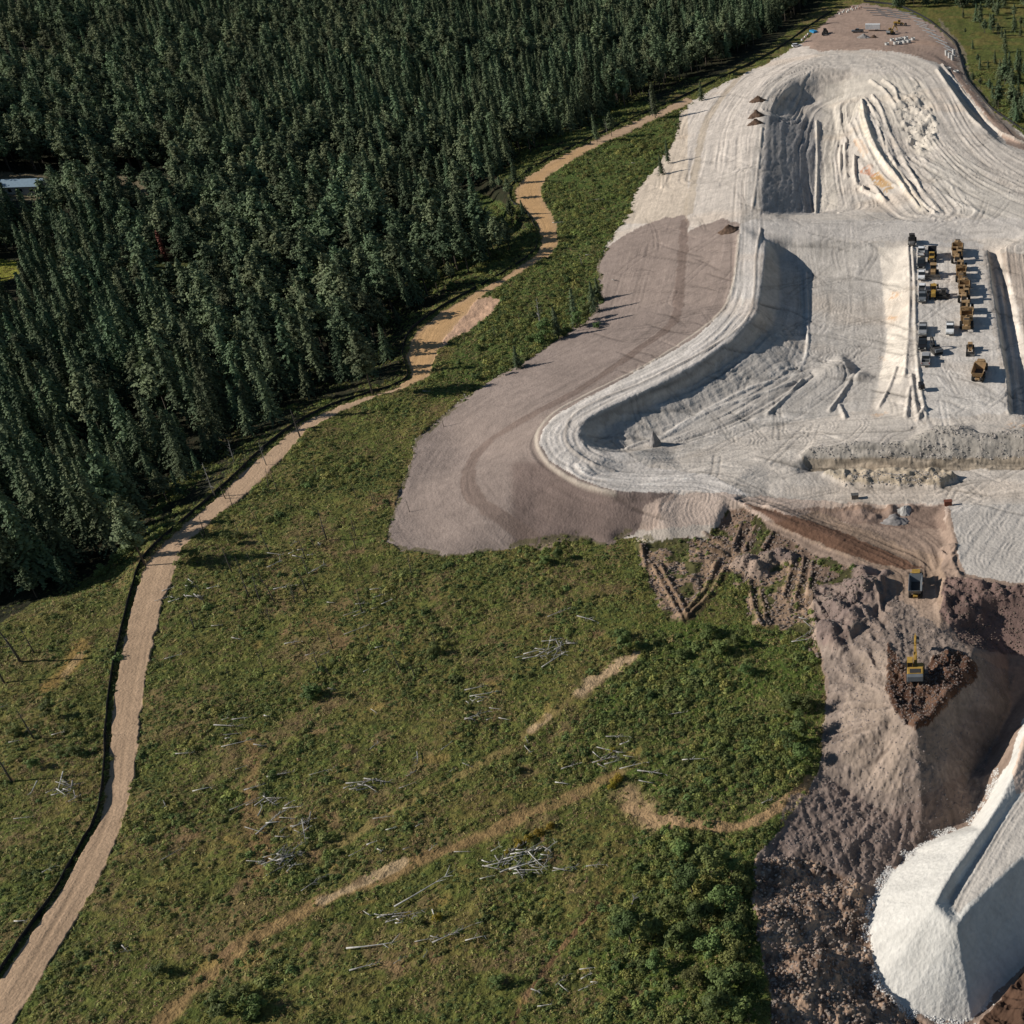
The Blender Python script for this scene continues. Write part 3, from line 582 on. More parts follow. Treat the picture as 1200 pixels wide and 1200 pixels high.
def paintm(name, rgb, rough=.5, metal=0, var=.12, scale=1.5, rand=0.0, transl=0.0):
    """weathered colour: noise breaks up the tone; rand shifts it per object"""
    m = bpy.data.materials.new(name); nt = nodes(m); l = nt.links.new
    out = N(nt,'ShaderNodeOutputMaterial'); b = N(nt,'ShaderNodeBsdfPrincipled'); b.inputs['Roughness'].default_value = rough; b.inputs['Metallic'].default_value = metal
    b.inputs['Specular IOR Level'].default_value = .3
    g = N(nt,'ShaderNodeTexCoord'); n_ = N(nt,'ShaderNodeTexNoise'); n_.inputs['Scale'].default_value = scale; n_.inputs['Detail'].default_value = 4
    l(g.outputs['Object'],n_.inputs['Vector'])
    mr = N(nt,'ShaderNodeMapRange'); mr.inputs['From Min'].default_value=.3; mr.inputs['From Max'].default_value=.7; mr.inputs['To Min'].default_value = 1-var; mr.inputs['To Max'].default_value = 1+var
    l(n_.outputs['Fac'],mr.inputs['Value'])
    if rand:
        oi = N(nt,'ShaderNodeObjectInfo'); hs = N(nt,'ShaderNodeHueSaturation'); hs.inputs['Color'].default_value = (*rgb,1)
        r1 = N(nt,'ShaderNodeMapRange'); r1.inputs['To Min'].default_value = .5-.045*rand; r1.inputs['To Max'].default_value = .5+.03*rand; l(oi.outputs['Random'],r1.inputs['Value'])
        mm = N(nt,'ShaderNodeMath',operation='MULTIPLY'); mm.inputs[1].default_value = 7.31; l(oi.outputs['Random'],mm.inputs[0]); fr = N(nt,'ShaderNodeMath',operation='FRACT'); l(mm.outputs[0],fr.inputs[0])
        r2 = N(nt,'ShaderNodeMapRange'); r2.inputs['To Min'].default_value = 1-.4*rand; r2.inputs['To Max'].default_value = 1+.45*rand; l(fr.outputs[0],r2.inputs['Value'])
        l(r1.outputs[0],hs.inputs['Hue']); l(r2.outputs[0],hs.inputs['Value']); col = hs.outputs[0]
    else:
        c = N(nt,'ShaderNodeRGB'); c.outputs[0].default_value = (*rgb,1); col = c.outputs[0]
    mx = N(nt,'ShaderNodeVectorMath',operation='SCALE'); l(col,mx.inputs[0]); l(mr.outputs[0],mx.inputs['Scale']); l(mx.outputs[0],b.inputs['Base Color'])
    if transl:
        tr = N(nt,'ShaderNodeBsdfTranslucent'); l(mx.outputs[0],tr.inputs['Color']); ms = N(nt,'ShaderNodeMixShader'); ms.inputs[0].default_value = transl
        l(b.outputs[0],ms.inputs[1]); l(tr.outputs[0],ms.inputs[2]); l(ms.outputs[0],out.inputs[0])
    else: l(b.outputs[0],out.inputs[0])
    return m

# ------------------------------------------------------------------ terrain objects: one sheet split where the surface changes
co_all = np.stack([X,Y,Z],-1).reshape(-1,3); col_all = np.concatenate([C.reshape(-1,3),np.ones((NR*NCc,1))],1)
ii = np.arange(NR*NCc).reshape(NR,NCc)
quads = np.stack([ii[:-1,:-1],ii[:-1,1:],ii[1:,1:],ii[1:,:-1]],-1).reshape(-1,4)
qz = ZN[:-1,:-1].reshape(-1)
def sheet(name, q, mat):
    used = np.unique(q); remap = np.full(NR*NCc,-1,np.int64); remap[used] = np.arange(len(used))
    me = bpy.data.meshes.new(name); n = len(q)
    me.vertices.add(len(used)); me.vertices.foreach_set('co',co_all[used].ravel().astype(np.float32))
    me.loops.add(n*4); me.loops.foreach_set('vertex_index',remap[q].ravel().astype(np.int32))
    me.polygons.add(n); me.polygons.foreach_set('loop_start',np.arange(0,n*4,4,dtype=np.int32)); me.polygons.foreach_set('loop_total',np.full(n,4,np.int32))
    me.update(calc_edges=True); me.validate()
    a = me.color_attributes.new('tint','FLOAT_COLOR','POINT'); a.data.foreach_set('color',col_all[used].ravel().astype(np.float32))
    me.polygons.foreach_set('use_smooth',np.ones(n,bool)); me.materials.append(mat)
    o = bpy.data.objects.new(name,me); COL.objects.link(o); return o
def setp(o, label=None, cat=None, group=None, kind=None):
    if label: o['label'] = label
    if cat: o['category'] = cat
    if group: o['group'] = group
    if kind: o['kind'] = kind
    return o
M_soil = ground_mat('soil',.6,2.2,.20); M_white = ground_mat('limestone',.6,1.6,.15); M_turf = ground_mat('turf',1.0,3.2,.5); M_coarse = ground_mat('coarse_spoil',.9,1.2,.26)
ZONES = {0:('meadow_ground',M_turf,'rough green and brown meadow ground between the road and the quarry'),1:('forest_floor',M_turf,'dark shaded floor under the conifer forest'),
 2:('gravel_road',M_soil,'sandy gravel road curving along the forest edge beside the black silt fence'),3:('embankment_slope',M_soil,'graded outer slope of the quarry embankment, grey below and pale above'),
 4:('quarry_ground',M_white,'pale limestone quarry ground with tyre tracks'),5:('haul_road',M_white,'whitish haul road along the crest around the pit'),
 7:('spoil_slope',M_coarse,'grey brown spoil slope falling from the haul track tip'),
 10:('laydown_yard_ground',M_soil,'pinkish brown dirt of the laydown yard at the far end'),11:('forest_track',M_soil,'bare track and clearing inside the forest'),
 12:('churned_earth',M_coarse,'churned brown earth at the edge of the meadow'),13:('dark_dug_earth',M_coarse,'dark brown freshly dug earth under the excavator')}
for k,(nm,mt,lb) in ZONES.items():
    q = quads[qz==k]
    if len(q): setp(sheet(nm,q,mt),lb,None,None,'structure')
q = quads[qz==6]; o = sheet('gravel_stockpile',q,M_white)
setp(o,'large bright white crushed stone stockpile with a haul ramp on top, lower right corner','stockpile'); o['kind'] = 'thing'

# ------------------------------------------------------------------ camera, sun, sky
cam = bpy.data.cameras.new('camera'); co = bpy.data.objects.new('camera',cam); COL.objects.link(co)
co.location = (0,0,CZ); co.rotation_euler = (math.pi/2-PITCH,0,0); cam.sensor_width = 36; cam.lens = 36*FPX/1200; cam.shift_x = (600-CXP)/1200; cam.clip_end = 12000; cam.clip_start = 1
SC.camera = co
SUN_EL = math.radians(29); SUN_AZ = math.radians(-97)      # azimuth from +Y towards +X: the sun stands on the left
sd = Vector((math.sin(SUN_AZ)*math.cos(SUN_EL),math.cos(SUN_AZ)*math.cos(SUN_EL),math.sin(SUN_EL)))
sl = bpy.data.lights.new('sun','SUN'); sl.energy = 5.0; sl.angle = math.radians(.5); sl.color = (1,.95,.88)
so = bpy.data.objects.new('sun',sl); COL.objects.link(so); so.rotation_euler = sd.to_track_quat('Z','Y').to_euler()
w = bpy.data.worlds.new('World'); SC.world = w; w.use_nodes = True; nt = w.node_tree; nt.nodes.clear()
sk = nt.nodes.new('ShaderNodeTexSky'); sk.sky_type = 'NISHITA'; sk.sun_disc = False; sk.sun_elevation = SUN_EL; sk.sun_rotation = math.atan2(sd.x,sd.y); sk.air_density = 1.3; sk.dust_density = 0; sk.ozone_density = 2.5; sk.altitude = 300
bg = nt.nodes.new('ShaderNodeBackground'); bg.inputs['Strength'].default_value = .05; wo = nt.nodes.new('ShaderNodeOutputWorld')
nt.links.new(sk.outputs[0],bg.inputs[0]); nt.links.new(bg.outputs[0],wo.inputs[0])
SC.view_settings.view_transform = 'Standard'; SC.view_settings.look = 'None'; SC.view_settings.exposure = 0; SC.view_settings.gamma = 1
SC.cycles.max_bounces = 5; SC.cycles.diffuse_bounces = 2; SC.cycles.glossy_bounces = 2; SC.cycles.use_denoising = True
# ------------------------------------------------------------------ mesh helpers
def mesh(name, V, F, mats, fm=None, smooth=False):
    me = bpy.data.meshes.new(name); me.from_pydata([tuple(v) for v in V],[],[tuple(f) for f in F])
    for m in (mats if isinstance(mats,(list,tuple)) else [mats]): me.materials.append(m)
    if fm is not None: me.polygons.foreach_set('material_index',np.array(fm,np.int32))
    if smooth: me.polygons.foreach_set('use_smooth',np.ones(len(F),bool))
    me.update(); return me
def link(name, me, parent=None, loc=None, rz=None, sc=None):
    o = bpy.data.objects.new(name,me); COL.objects.link(o)
    if parent is not None: o.parent = parent
    if loc is not None: o.location = loc
    if rz is not None: o.rotation_euler = (0,0,rz)
    if sc is not None: o.scale = (sc,)*3 if not hasattr(sc,'__len__') else sc
    return o
def tube(V, F, pts, rad, n=6, cap=True):
    """tapered tube through pts"""
    pts = [np.array(p,float) for p in pts]; b = len(V)
    for i,p in enumerate(pts):
        d = pts[min(i+1,len(pts)-1)]-pts[max(i-1,0)]; d /= (np.linalg.norm(d)+1e-9)
        a = np.cross(d,(0,0,1)) if abs(d[2])<.9 else np.cross(d,(1,0,0)); a /= np.linalg.norm(a); c = np.cross(d,a)
        for k in range(n):
            t = 6.28318*k/n; V.append(p+rad[i]*(a*math.cos(t)+c*math.sin(t)))
    for i in range(len(pts)-1):
        for k in range(n):
            F.append((b+i*n+k,b+i*n+(k+1)%n,b+(i+1)*n+(k+1)%n,b+(i+1)*n+k))
    if cap: F.append(tuple(b+k for k in range(n))[::-1]); F.append(tuple(b+(len(pts)-1)*n+k for k in range(n)))
def leaf(V, F, p, s, r, flat=.6, out=None):
    """one small leaf-spray face at p, turned roughly outward"""
    a = r.uniform(0,6.28); o_ = np.array([0,0,1.0]) if out is None else np.array(out,float)
    n = o_+r.normal(0,flat,3); n /= np.linalg.norm(n)
    u = np.array([math.cos(a),math.sin(a),0]); u -= n*(u@n); u /= np.linalg.norm(u)+1e-9; v = np.cross(n,u); b = len(V)
    V += [p-u*s*.5, p+v*s*.32+u*s*.05, p+u*s*.62, p-v*s*.34]; F.append((b,b+3,b+2,b+1))
M_needle = paintm('needles',(.104,.142,.074),.95,0,.35,.35,1.0,.1); M_pine = paintm('pine_needles',(.120,.156,.080),.95,0,.35,.35,1.0,.1)
M_leaf = paintm('leaves',(.12,.165,.048),.7,0,.35,.8,.9,.2); M_bark = paintm('bark',(.10,.08,.062),.9,0,.3,3); M_grey = paintm('grey_deadwood',(.30,.285,.26),.85,0,.3,3)
M_dark = paintm('charred_bark',(.10,.088,.078),.9,0,.3,3); M_rust = paintm('rusty_needles',(.19,.075,.035),.8,0,.3,.7,.5,.1); M_yellow = paintm('yellow_leaves',(.34,.26,.03),.7,0,.3,.8,.4,.2)
def conifer(h, R, seed, whorls, kind):
    r = np.random.default_rng(seed); TV,TF,CV,CF = [],[],[],[]
    lean = r.normal(0,.02,2)
    ax = lambda t: np.array([lean[0]*h*t,lean[1]*h*t,h*t])
    tube(TV,TF,[ax(t) for t in (0,.3,.6,.97)],[h*.013+.05,h*.010+.03,h*.006+.02,.02],6)
    base = {'spruce':.10,'pine':.38,'slim':.15}[kind]
    for w in range(whorls):
        t = base+(1-base)*(w+.3*r.random())/whorls
        q = (t-base)/(1-base)
        prof = {'spruce':(1-q)**.85+.04,'slim':(1-q)**.6*.62+.04,'pine':math.sin(min(1,q*1.15+.15)*3.05)**.7*.95+.12 if q<.96 else .2}[kind]
        nb = 6 if kind!='pine' else 5; a0 = r.uniform(0,6.28)
        for k in range(nb):
            if r.random()<.12: continue
            a = a0+6.28*k/nb+r.normal(0,.2); Lb = R*prof*r.uniform(.62,1.2)
            droop = {'spruce':-.28,'slim':-.35,'pine':.22}[kind]
            nl = max(3,int(Lb/.27))
            for j in range(nl):
                f = (j+.7)/nl; p = ax(t)+np.array([math.cos(a),math.sin(a),0])*Lb*f+np.array([0,0,droop*Lb*f*f+r.normal(0,.1)])
                p[:2] += r.normal(0,.16,2)*(1.2 if kind=='pine' else .8)
                leaf(CV,CF,p,r.uniform(.6,1.05)*(.7+.45*(1-f)+(.15 if kind=='pine' else 0)),r,.38,(math.cos(a)*.9,math.sin(a)*.9,.75))
                if kind=='pine': leaf(CV,CF,p+r.normal(0,.3,3),r.uniform(.6,1.0),r,.4,(math.cos(a)*.7,math.sin(a)*.7,.9))
    for j in range(6): leaf(CV,CF,ax(.99)+np.array([0,0,.12*j-.3]),.35,r,1.5)
    return TV,TF,CV,CF
def broad(h, R, seed, n=1500, ls=.5):
    r = np.random.default_rng(seed); TV,TF,CV,CF = [],[],[],[]
    tube(TV,TF,[(0,0,0),(0.1,0,h*.35),(.1,.1,h*.8)],[.18,.13,.04],6)
    cl = []
    for k in range(11):
        a = r.uniform(0,6.28); q = r.random()**.6; z = h*r.uniform(.35,.92); rr = R*.75*q*(1-.5*(z/h-.35))
        c = np.array([rr*math.cos(a),rr*math.sin(a),z]); cl.append((c,r.uniform(.28,.5)*R)); tube(TV,TF,[(0.05,0,h*.3),c*.6+np.array([0,0,h*.1]),c],[.08,.05,.02],4,False)
    for k in range(n):
        c,s = cl[k%len(cl)]; d = r.normal(0,1,3); d /= np.linalg.norm(d); p = c+d*s*r.uniform(.6,1.05)*np.array([1,1,.85]); leaf(CV,CF,p,ls*r.uniform(.7,1.3),r,.4,d+np.array([0,0,.4]))
    return TV,TF,CV,CF
def snag_mesh(h, seed, branches=9, rr=.16):
    r = np.random.default_rng(seed); V,F = [],[]
    b = r.normal(0,.04,2)*h; ax = lambda t: np.array([b[0]*t*t,b[1]*t*t,h*t])
    tube(V,F,[ax(t) for t in (0,.35,.7,1)],[rr,rr*.75,rr*.45,.03],6)
    for k in range(branches):
        t = r.uniform(.3,.97); a = r.uniform(0,6.28); Lb = r.uniform(.6,1.9)*(1.25-t)*h/7; u = np.array([math.cos(a),math.sin(a),r.uniform(-.2,.5)])
        p = ax(t); tube(V,F,[p,p+u*Lb*.6,p+u*Lb+np.array([0,0,.15*Lb])],[.05,.03,.012],4,False)
    return V,F
def log_mesh(Ln, seed, br=4, rr=.14):
    r = np.random.default_rng(seed); V,F = [],[]; bend = r.normal(0,.015)*Ln
    pt = lambda t: np.array([Ln*(t-.5),bend*math.sin(3.1*t),rr+.12+0])
    tube(V,F,[pt(t) for t in (0,.3,.65,1)],[rr,rr*.8,rr*.55,rr*.2],6)
    for k in range(br):
        t = r.uniform(.35,.95); s = r.choice([-1,1]); p = pt(t); u = np.array([r.uniform(.4,1),s*r.uniform(.4,1),r.uniform(0,.5)])*Ln*.16
        tube(V,F,[p,p+u*.6,p+u],[.05,.035,.012],4,False)
    return V,F
def in_poly(poly, x, y):
    r = False; n = len(poly)
    for i in range(n):
        xa,ya = poly[i]; xb,yb = poly[(i+1)%n]
        if (ya>y)!=(yb>y) and x < (xb-xa)*(y-ya)/(yb-ya)+xa: r = not r
    return r

# ------------------------------------------------------------------ tree prototypes (meshes shared by the copies)
PROT = []
for i,(h,R,k) in enumerate([(18,4.0,'spruce'),(20,4.2,'spruce'),(15,3.6,'spruce'),(19,4.2,'slim'),(16,4.0,'slim'),(16,3.9,'pine'),(18,4.2,'pine'),(13,3.5,'pine')]):
    TV,TF,CV,CF = conifer(h,R,100+i,{'spruce':34,'slim':36,'pine':20}[k],k); mt = M_needle if k!='pine' else M_pine
    PROT.append((k,mesh('trunk',TV,TF,M_bark),mesh('crown',CV,CF,mt),(TV,TF,CV,CF,mt)))
    
# scatter the forest
FBOUND = FOREST
ys0 = Yr[np.searchsorted(Yr,y_of_py(800))]
pts = []; rr_ = np.random.default_rng(3); cell = 5.4
gx = np.arange(-800,300,cell); gy = np.arange(205,1120,cell)
GX,GY = np.meshgrid(gx,gy); GX = GX+rr_.uniform(-.45,.45,GX.shape)*cell; GY = GY+rr_.uniform(-.45,.45,GY.shape)*cell
GX = GX.ravel(); GY = GY.ravel(); GZ = samp(Z,GX,GY); TX,TY = proj(GX,GY,GZ)
def polymask(poly, x, y):
    r = np.zeros(x.shape,bool); n = len(poly)
    for i in range(n):
        xa,ya = poly[i]; xb,yb = poly[(i+1)%n]
        if ya==yb: continue
        r ^= ((ya>y)!=(yb>y))&(x < (xb-xa)*(y-ya)/(yb-ya)+xa)
    return r
m = polymask([(-400,770),(0,752),(40,722),(75,714),(110,668),(140,650),(158,632)]+[(x-9,y-13) for x,y in FENCE if y<632 and y>100]+[(855,70),(900,45),(930,20),(960,-4),(985,-12),(1200,-22),(1500,-30),(1500,-80),(-400,-80)],TX,TY)
m &= (TX>-160)
dens = fbm(GX*.02,GY*.02,3,201); keep = rr_.random(GX.shape) < np.where(dens<-.32,.55,.93)
tl = (TX<150)&(TY<150); keep &= ~(tl&(rr_.random(GX.shape)<.45)&(fbm(GX*.03,GY*.03,2,207)>-.2))
for c_,p_ in (([(-20,200),(62,200),(62,268),(-20,268)],.97),([(140,203),(222,205),(225,262),(150,256)],.85),([(-20,302),(36,305),(36,368),(-20,368)],.97),([(60,200),(140,205),(140,250),(60,250)],.5)): keep &= ~(polymask(c_,TX,TY)&(rr_.random(GX.shape)<p_))
for i,c in enumerate(CLEAR):
    cc = polymask(c,TX,TY); keep &= ~(cc&(rr_.random(GX.shape)<[.97,1,.75,.97,.85,.5][i]))
m &= keep
FX,FY,FZ = GX[m],GY[m],GZ[m]; FS = rr_.choice([.5,.7,.85,1.0,1.15,1.25],FX.shape,p=[.1,.18,.24,.24,.16,.08])*rr_.uniform(.93,1.07,FX.shape)*(1+.12*fbm(FX*.02,FY*.02,2,203)); FR = rr_.uniform(0,6.28,FX.shape)
_fp = np.array([ground(*p,4)[:2] for p in smooth_line([q for q in FENCE if 30<q[1]<720],3)])
dF = np.min(np.hypot(FX[:,None]-_fp[None,:,0],FY[:,None]-_fp[None,:,1]),1)
_k = (dF>13)|(rr_.random(len(FX))<.38); FX,FY,FZ,FS,FR,dF = FX[_k],FY[_k],FZ[_k],FS[_k],FR[_k],dF[_k]; FS = FS*np.clip(.42+dF*.030,.45,1)
pk = fbm(FX*.015,FY*.015,2,204)+.5*rr_.normal(0,.5,FX.shape); FK = np.where(pk>.02,rr_.integers(5,8,FX.shape),rr_.integers(0,5,FX.shape))
edge = fbm(FX*.3,FY*.3,1,9)
# right-hand wood and scattered trees there
ex = []
for (x0,x1,y0,y1,n,s0,s1) in [(1050,1235,-25,10,170,.6,1.0),(1140,1215,14,45,26,.35,.6),(1165,1225,60,150,34,.5,.85),(1140,1170,70,125,9,.25,.45),(1095,1150,20,80,10,.2,.35),(860,935,50,85,0,.3,.4)]:
    for _ in range(n):
        px,py = rr_.uniform(x0,x1),rr_.uniform(y0,y1)
        if in_poly(YARD,px,py) or (px<1130 and py>30): continue
        x,y,z = ground(px,py,6); ex.append((x,y,z,rr_.uniform(s0,s1),int(rr_.choice([0,1,2,5,7]))))
# trees the photo shows singly along the road and on the meadow
SOLO = [(437,462,1.0,6,'t'),(352,512,.0,0,'d'),(768,138,.95,4,'t'),(822,118,.6,2,'t'),(717,160,.62,5,'t'),(700,166,.6,3,'t'),(604,214,.55,0,'t'),(579,222,.6,4,'t'),(170,662,.8,6,'t'),(160,640,.8,5,'t'),(676,383,.62,3,'t'),(697,366,.55,0,'t'),(702,352,.5,2,'t'),(655,396,.6,4,'t'),(783,192,.5,3,'t'),(776,205,.45,0,'t'),(608,432,.45,2,'t')]
for px,py,s,k,t in SOLO:
    if t=='t': x,y,z = ground(px,py,6); ex.append((x,y,z,s,k))
if ex:
    e = np.array(ex); FX = np.append(FX,e[:,0]); FY = np.append(FY,e[:,1]); FZ = np.append(FZ,e[:,2]); FS = np.append(FS,e[:,3]); FK = np.append(FK,e[:,4].astype(int)); FR = np.append(FR,rr_.uniform(0,6.28,len(e)))
# rank by apparent size; the 300 largest that stand in view are trees of their own
ppx,ppy = proj(FX,FY,FZ); inview = (ppx>4)&(ppx<1196)&(ppy>10)&(ppy<1196)
Hs = np.array([18,20,15,19,16,16,18,13])[FK]*FS; size = Hs/(FY*CP+(CZ-FZ)*SP)
order = np.argsort(-np.where(inview,size,-1)); solo_ids = set(range(len(FX)-len(ex),len(FX))); chosen = list(order[:290])
LAB = {'spruce':('spruce_tree','tall dark green spruce standing in the dense conifer forest','spruces in the conifer forest'),
       'slim':('slender_spruce_tree','slender narrow-crowned spruce standing in the dense conifer forest','slender spruces in the conifer forest'),
       'pine':('pine_tree','rounder olive green pine with bare lower trunk in the dense forest','pines in the conifer forest')}
for i in chosen:
    k,tm,cm,_ = PROT[FK[i]]; nm,lb,gp = LAB[k]
    o = bpy.data.objects.new(nm,None); COL.objects.link(o); o.location = (FX[i],FY[i],FZ[i]-.1); o.rotation_euler = (0,0,FR[i]); o.scale = (FS[i],)*3; o.empty_display_size = .1
    setp(o,lb,nm.split('_')[-2]+' tree' if nm!='slender_spruce_tree' else 'spruce tree',gp)
    for pn,pm in (('trunk',tm),('crown',cm)): c = bpy.data.objects.new(pn,pm); COL.objects.link(c); c.parent = o
rest = np.setdiff1d(np.arange(len(FX)),np.array(chosen))
def scatter(name, protos, xs, ys, zs, sc, rot, kk, label, cat, tilt=None):
    """one stuff object: points carrying instances of a few small meshes"""
    me = bpy.data.meshes.new(name); n = len(xs); me.vertices.add(n)
    me.vertices.foreach_set('co',np.stack([xs,ys,zs],-1).astype(np.float32).ravel())
    for an,tp,dat in (('sc','FLOAT',sc),('rz','FLOAT',rot),('kk','INT',kk)):
        a = me.attributes.new(an,tp,'POINT'); a.data.foreach_set('value',np.asarray(dat,np.float32 if tp=='FLOAT' else np.int32))
    o = bpy.data.objects.new(name,me); COL.objects.link(o)
    ng = bpy.data.node_groups.new(name,'GeometryNodeTree'); ng.interface.new_socket('Geometry',in_out='INPUT',socket_type='NodeSocketGeometry'); ng.interface.new_socket('Geometry',in_out='OUTPUT',socket_type='NodeSocketGeometry')
    gi = ng.nodes.new('NodeGroupInput'); go = ng.nodes.new('NodeGroupOutput'); g2i = ng.nodes.new('GeometryNodeGeometryToInstance')
    coll = bpy.data.collections.new(name+'_forms')
    for j,pm in enumerate(protos):
        p = bpy.data.objects.new('%s_form%02d'%(name,j),pm); coll.objects.link(p)
    ci = ng.nodes.new('GeometryNodeCollectionInfo'); ci.inputs['Collection'].default_value = coll; ci.inputs['Separate Children'].default_value = True; ci.inputs['Reset Children'].default_value = True
    ip = ng.nodes.new('GeometryNodeInstanceOnPoints'); ip.inputs['Pick Instance'].default_value = True
    def na(nm,t):
        q = ng.nodes.new('GeometryNodeInputNamedAttribute'); q.data_type = t; q.inputs['Name'].default_value = nm; return q
    a = na('sc','FLOAT'); b = na('rz','FLOAT'); c = na('kk','INT'); cx = ng.nodes.new('ShaderNodeCombineXYZ')
    l = ng.links.new; l(b.outputs['Attribute'],cx.inputs['Z']); l(gi.outputs[0],ip.inputs['Points']); l(ci.outputs[0],ip.inputs['Instance']); l(c.outputs['Attribute'],ip.inputs['Instance Index'])
    l(cx.outputs[0],ip.inputs['Rotation']); l(a.outputs['Attribute'],ip.inputs['Scale']); l(ip.outputs[0],go.inputs[0])
    md = o.modifiers.new('scatter','NODES'); md.node_group = ng
    setp(o,label,cat,None,'stuff'); return o
fm = []
for k,tm,cm,(TV,TF,CV,CF,mt) in PROT:
    nb = len(TV); fm.append(mesh('tree_form',TV+CV,[tuple(f) for f in TF]+[tuple(v+nb for v in f) for f in CF],[M_bark,mt],[0]*len(TF)+[1]*len(CF)))
scatter('conifer_forest',fm,FX[rest],FY[rest],FZ[rest]-.1,FS[rest],FR[rest],FK[rest],'dense dark conifer forest filling the upper left behind the gravel road','forest')
print('trees',len(FX))
# a rust-brown dying spruce and the edge trees
TV,TF,CV,CF = conifer(15,1.9,177,26,'slim'); x,y,z = ground(200,318,6)
o = link('dying_spruce_tree',None,None,(x,y,z)); setp(o,'dying spruce with rust brown needles in the forest on the left','spruce tree'); link('trunk',mesh('trunk',TV,TF,M_bark),o); link('crown',mesh('crown',CV,CF,M_rust),o)

# ------------------------------------------------------------------ meadow growth: low shrubs and tufts nobody could count
def shrub(R, n, ls, seed, mat, hgt=.8):
    r = np.random.default_rng(seed); V,F = [],[]
    for k in range(n):
        d = r.normal(0,1,3); d[2] = abs(d[2]); d /= np.linalg.norm(d); p = d*R*np.array([1,1,hgt])*r.uniform(.5,1.05)*(1+.25*math.sin(3*math.atan2(d[1],d[0])+seed)); leaf(V,F,p,ls*r.uniform(.7,1.3),r,.45,d+np.array([0,0,.5]))
    return mesh('shrub_form',V,F,mat)
M_s1 = paintm('shrub_green',(.225,.245,.064),.8,0,.3,2,1.0,.2); M_s2 = paintm('shrub_dark',(.145,.182,.055),.8,0,.3,2,1.0,.15); M_s3 = paintm('shrub_olive',(.34,.30,.11),.8,0,.3,2,1.0,.2); M_s4 = paintm('dry_tuft',(.32,.235,.12),.85,0,.3,2,.8,.15)
SH = [shrub(.62,60,.34,1,M_s1),shrub(.8,90,.36,2,M_s2,.9),shrub(.5,40,.32,3,M_s3),shrub(.42,34,.28,4,M_s4,.6),shrub(1.2,220,.36,5,M_s1,.85),shrub(.7,70,.34,6,M_s1),shrub(1.0,150,.38,7,M_s2,.9),shrub(.55,46,.3,8,M_s3)]
nS = 620000; sx,sy,sk2 = [],[],[]
pxs = rr_.uniform(-60,1230,nS); Yv = np.sqrt(rr_.uniform(80**2,640**2,nS)); Xv = (pxs-CXP)/FPX*(Yv*CP+CZ*SP)
Zv = samp(Z,Xv,Yv); vx,vy = proj(Xv,Yv,Zv); zn = ZN[np.clip(np.round(idx_at(Xv,Yv)[0]).astype(int),0,NR-1),np.clip(np.round(idx_at(Xv,Yv)[1]).astype(int),0,NCc-1)]
vg = samp(VEG,Xv,Yv); fo = polymask([(-400,730),(0,712),(60,690),(120,640),(150,620)]+[(x-30,y-40) for x,y in FENCE if y<640 and y>100]+[(860,40),(930,0),(975,-60),(-400,-60)],vx,vy)
fo &= ~polymask(CLEAR[5],vx,vy)
roadm = samp((ZN==2).astype(float),Xv,Yv)
dd = fbm(Xv*.1,Yv*.1,3,301)+.5*fbm(Xv*.35,Yv*.35,2,302); big = polymask([(640,900),(700,800),(760,740),(870,735),(950,745),(968,850),(955,910),(900,1000),(900,1200),(690,1200),(740,1050),(760,940)],vx,vy)|((vx>560)&(vy<450)&(vy>120))
p = np.clip((.50+.65*dd+.35*big)*vg*(1-roadm),0,1); 
ok = (rr_.random(nS)<p)&(~fo)&((zn==0)|(zn==1)|((zn==12)&(vg>.15))|((zn==3)&(vg>.3)&(rr_.random(nS)<.5)))&(vy<1260)&(vy>-20)
ok &= (vy>90)|(vx>1050)
ok &= (Yv<330)|(rr_.random(nS)<.75)
Xv,Yv,Zv,dd,big,vy = Xv[ok],Yv[ok],Zv[ok],dd[ok],big[ok],vy[ok]; n = len(Xv); q = rr_.random(n)+.35*dd+.2*big
kk = np.where(q<.12,3,np.where(q<.38,2+5*(rr_.random(n)<.5),np.where(q<.75,5*(rr_.random(n)<.5),np.where(q<1.02,1,np.where(rr_.random(n)<.5,6,4)))))
ss = rr_.uniform(.2,.55,n)*(1+.3*dd+.45*big)*np.where(rr_.random(n)<.05,1.8,1)
scatter('meadow_shrubs',SH,Xv,Yv,Zv-.08,ss,rr_.uniform(0,6.28,n),kk.astype(int),'low green and olive shrubs and tufts covering the meadow','ground cover')
print('shrubs',n)
nT = 900000; pxs = rr_.uniform(-40,1215,nT); Yv = np.sqrt(rr_.uniform(95**2,430**2,nT)); Xv = (pxs-CXP)/FPX*(Yv*CP+CZ*SP); Zv = samp(Z,Xv,Yv); vx,vy = proj(Xv,Yv,Zv); ri,ci_ = idx_at(Xv,Yv)
zn = ZN[np.clip(np.round(ri).astype(int),0,NR-1),np.clip(np.round(ci_).astype(int),0,NCc-1)]; vg = samp(VEG,Xv,Yv)
ok = (zn==0)&(rr_.random(nT)<np.clip(vg,0,1)*np.clip(260/Yv,.25,1)**1.5*np.clip(.75+.6*fbm(Xv*.25,Yv*.25,3,311),0,1)*.42)&(vy<1230)
Xv,Yv,Zv = Xv[ok],Yv[ok],Zv[ok]; n = len(Xv); tf = [shrub(.5,16,.30,30,M_s3,.7),shrub(.5,14,.26,31,M_s4,.8),shrub(.5,18,.30,32,M_s1,.8),shrub(.5,16,.3,33,M_s2,.8)]
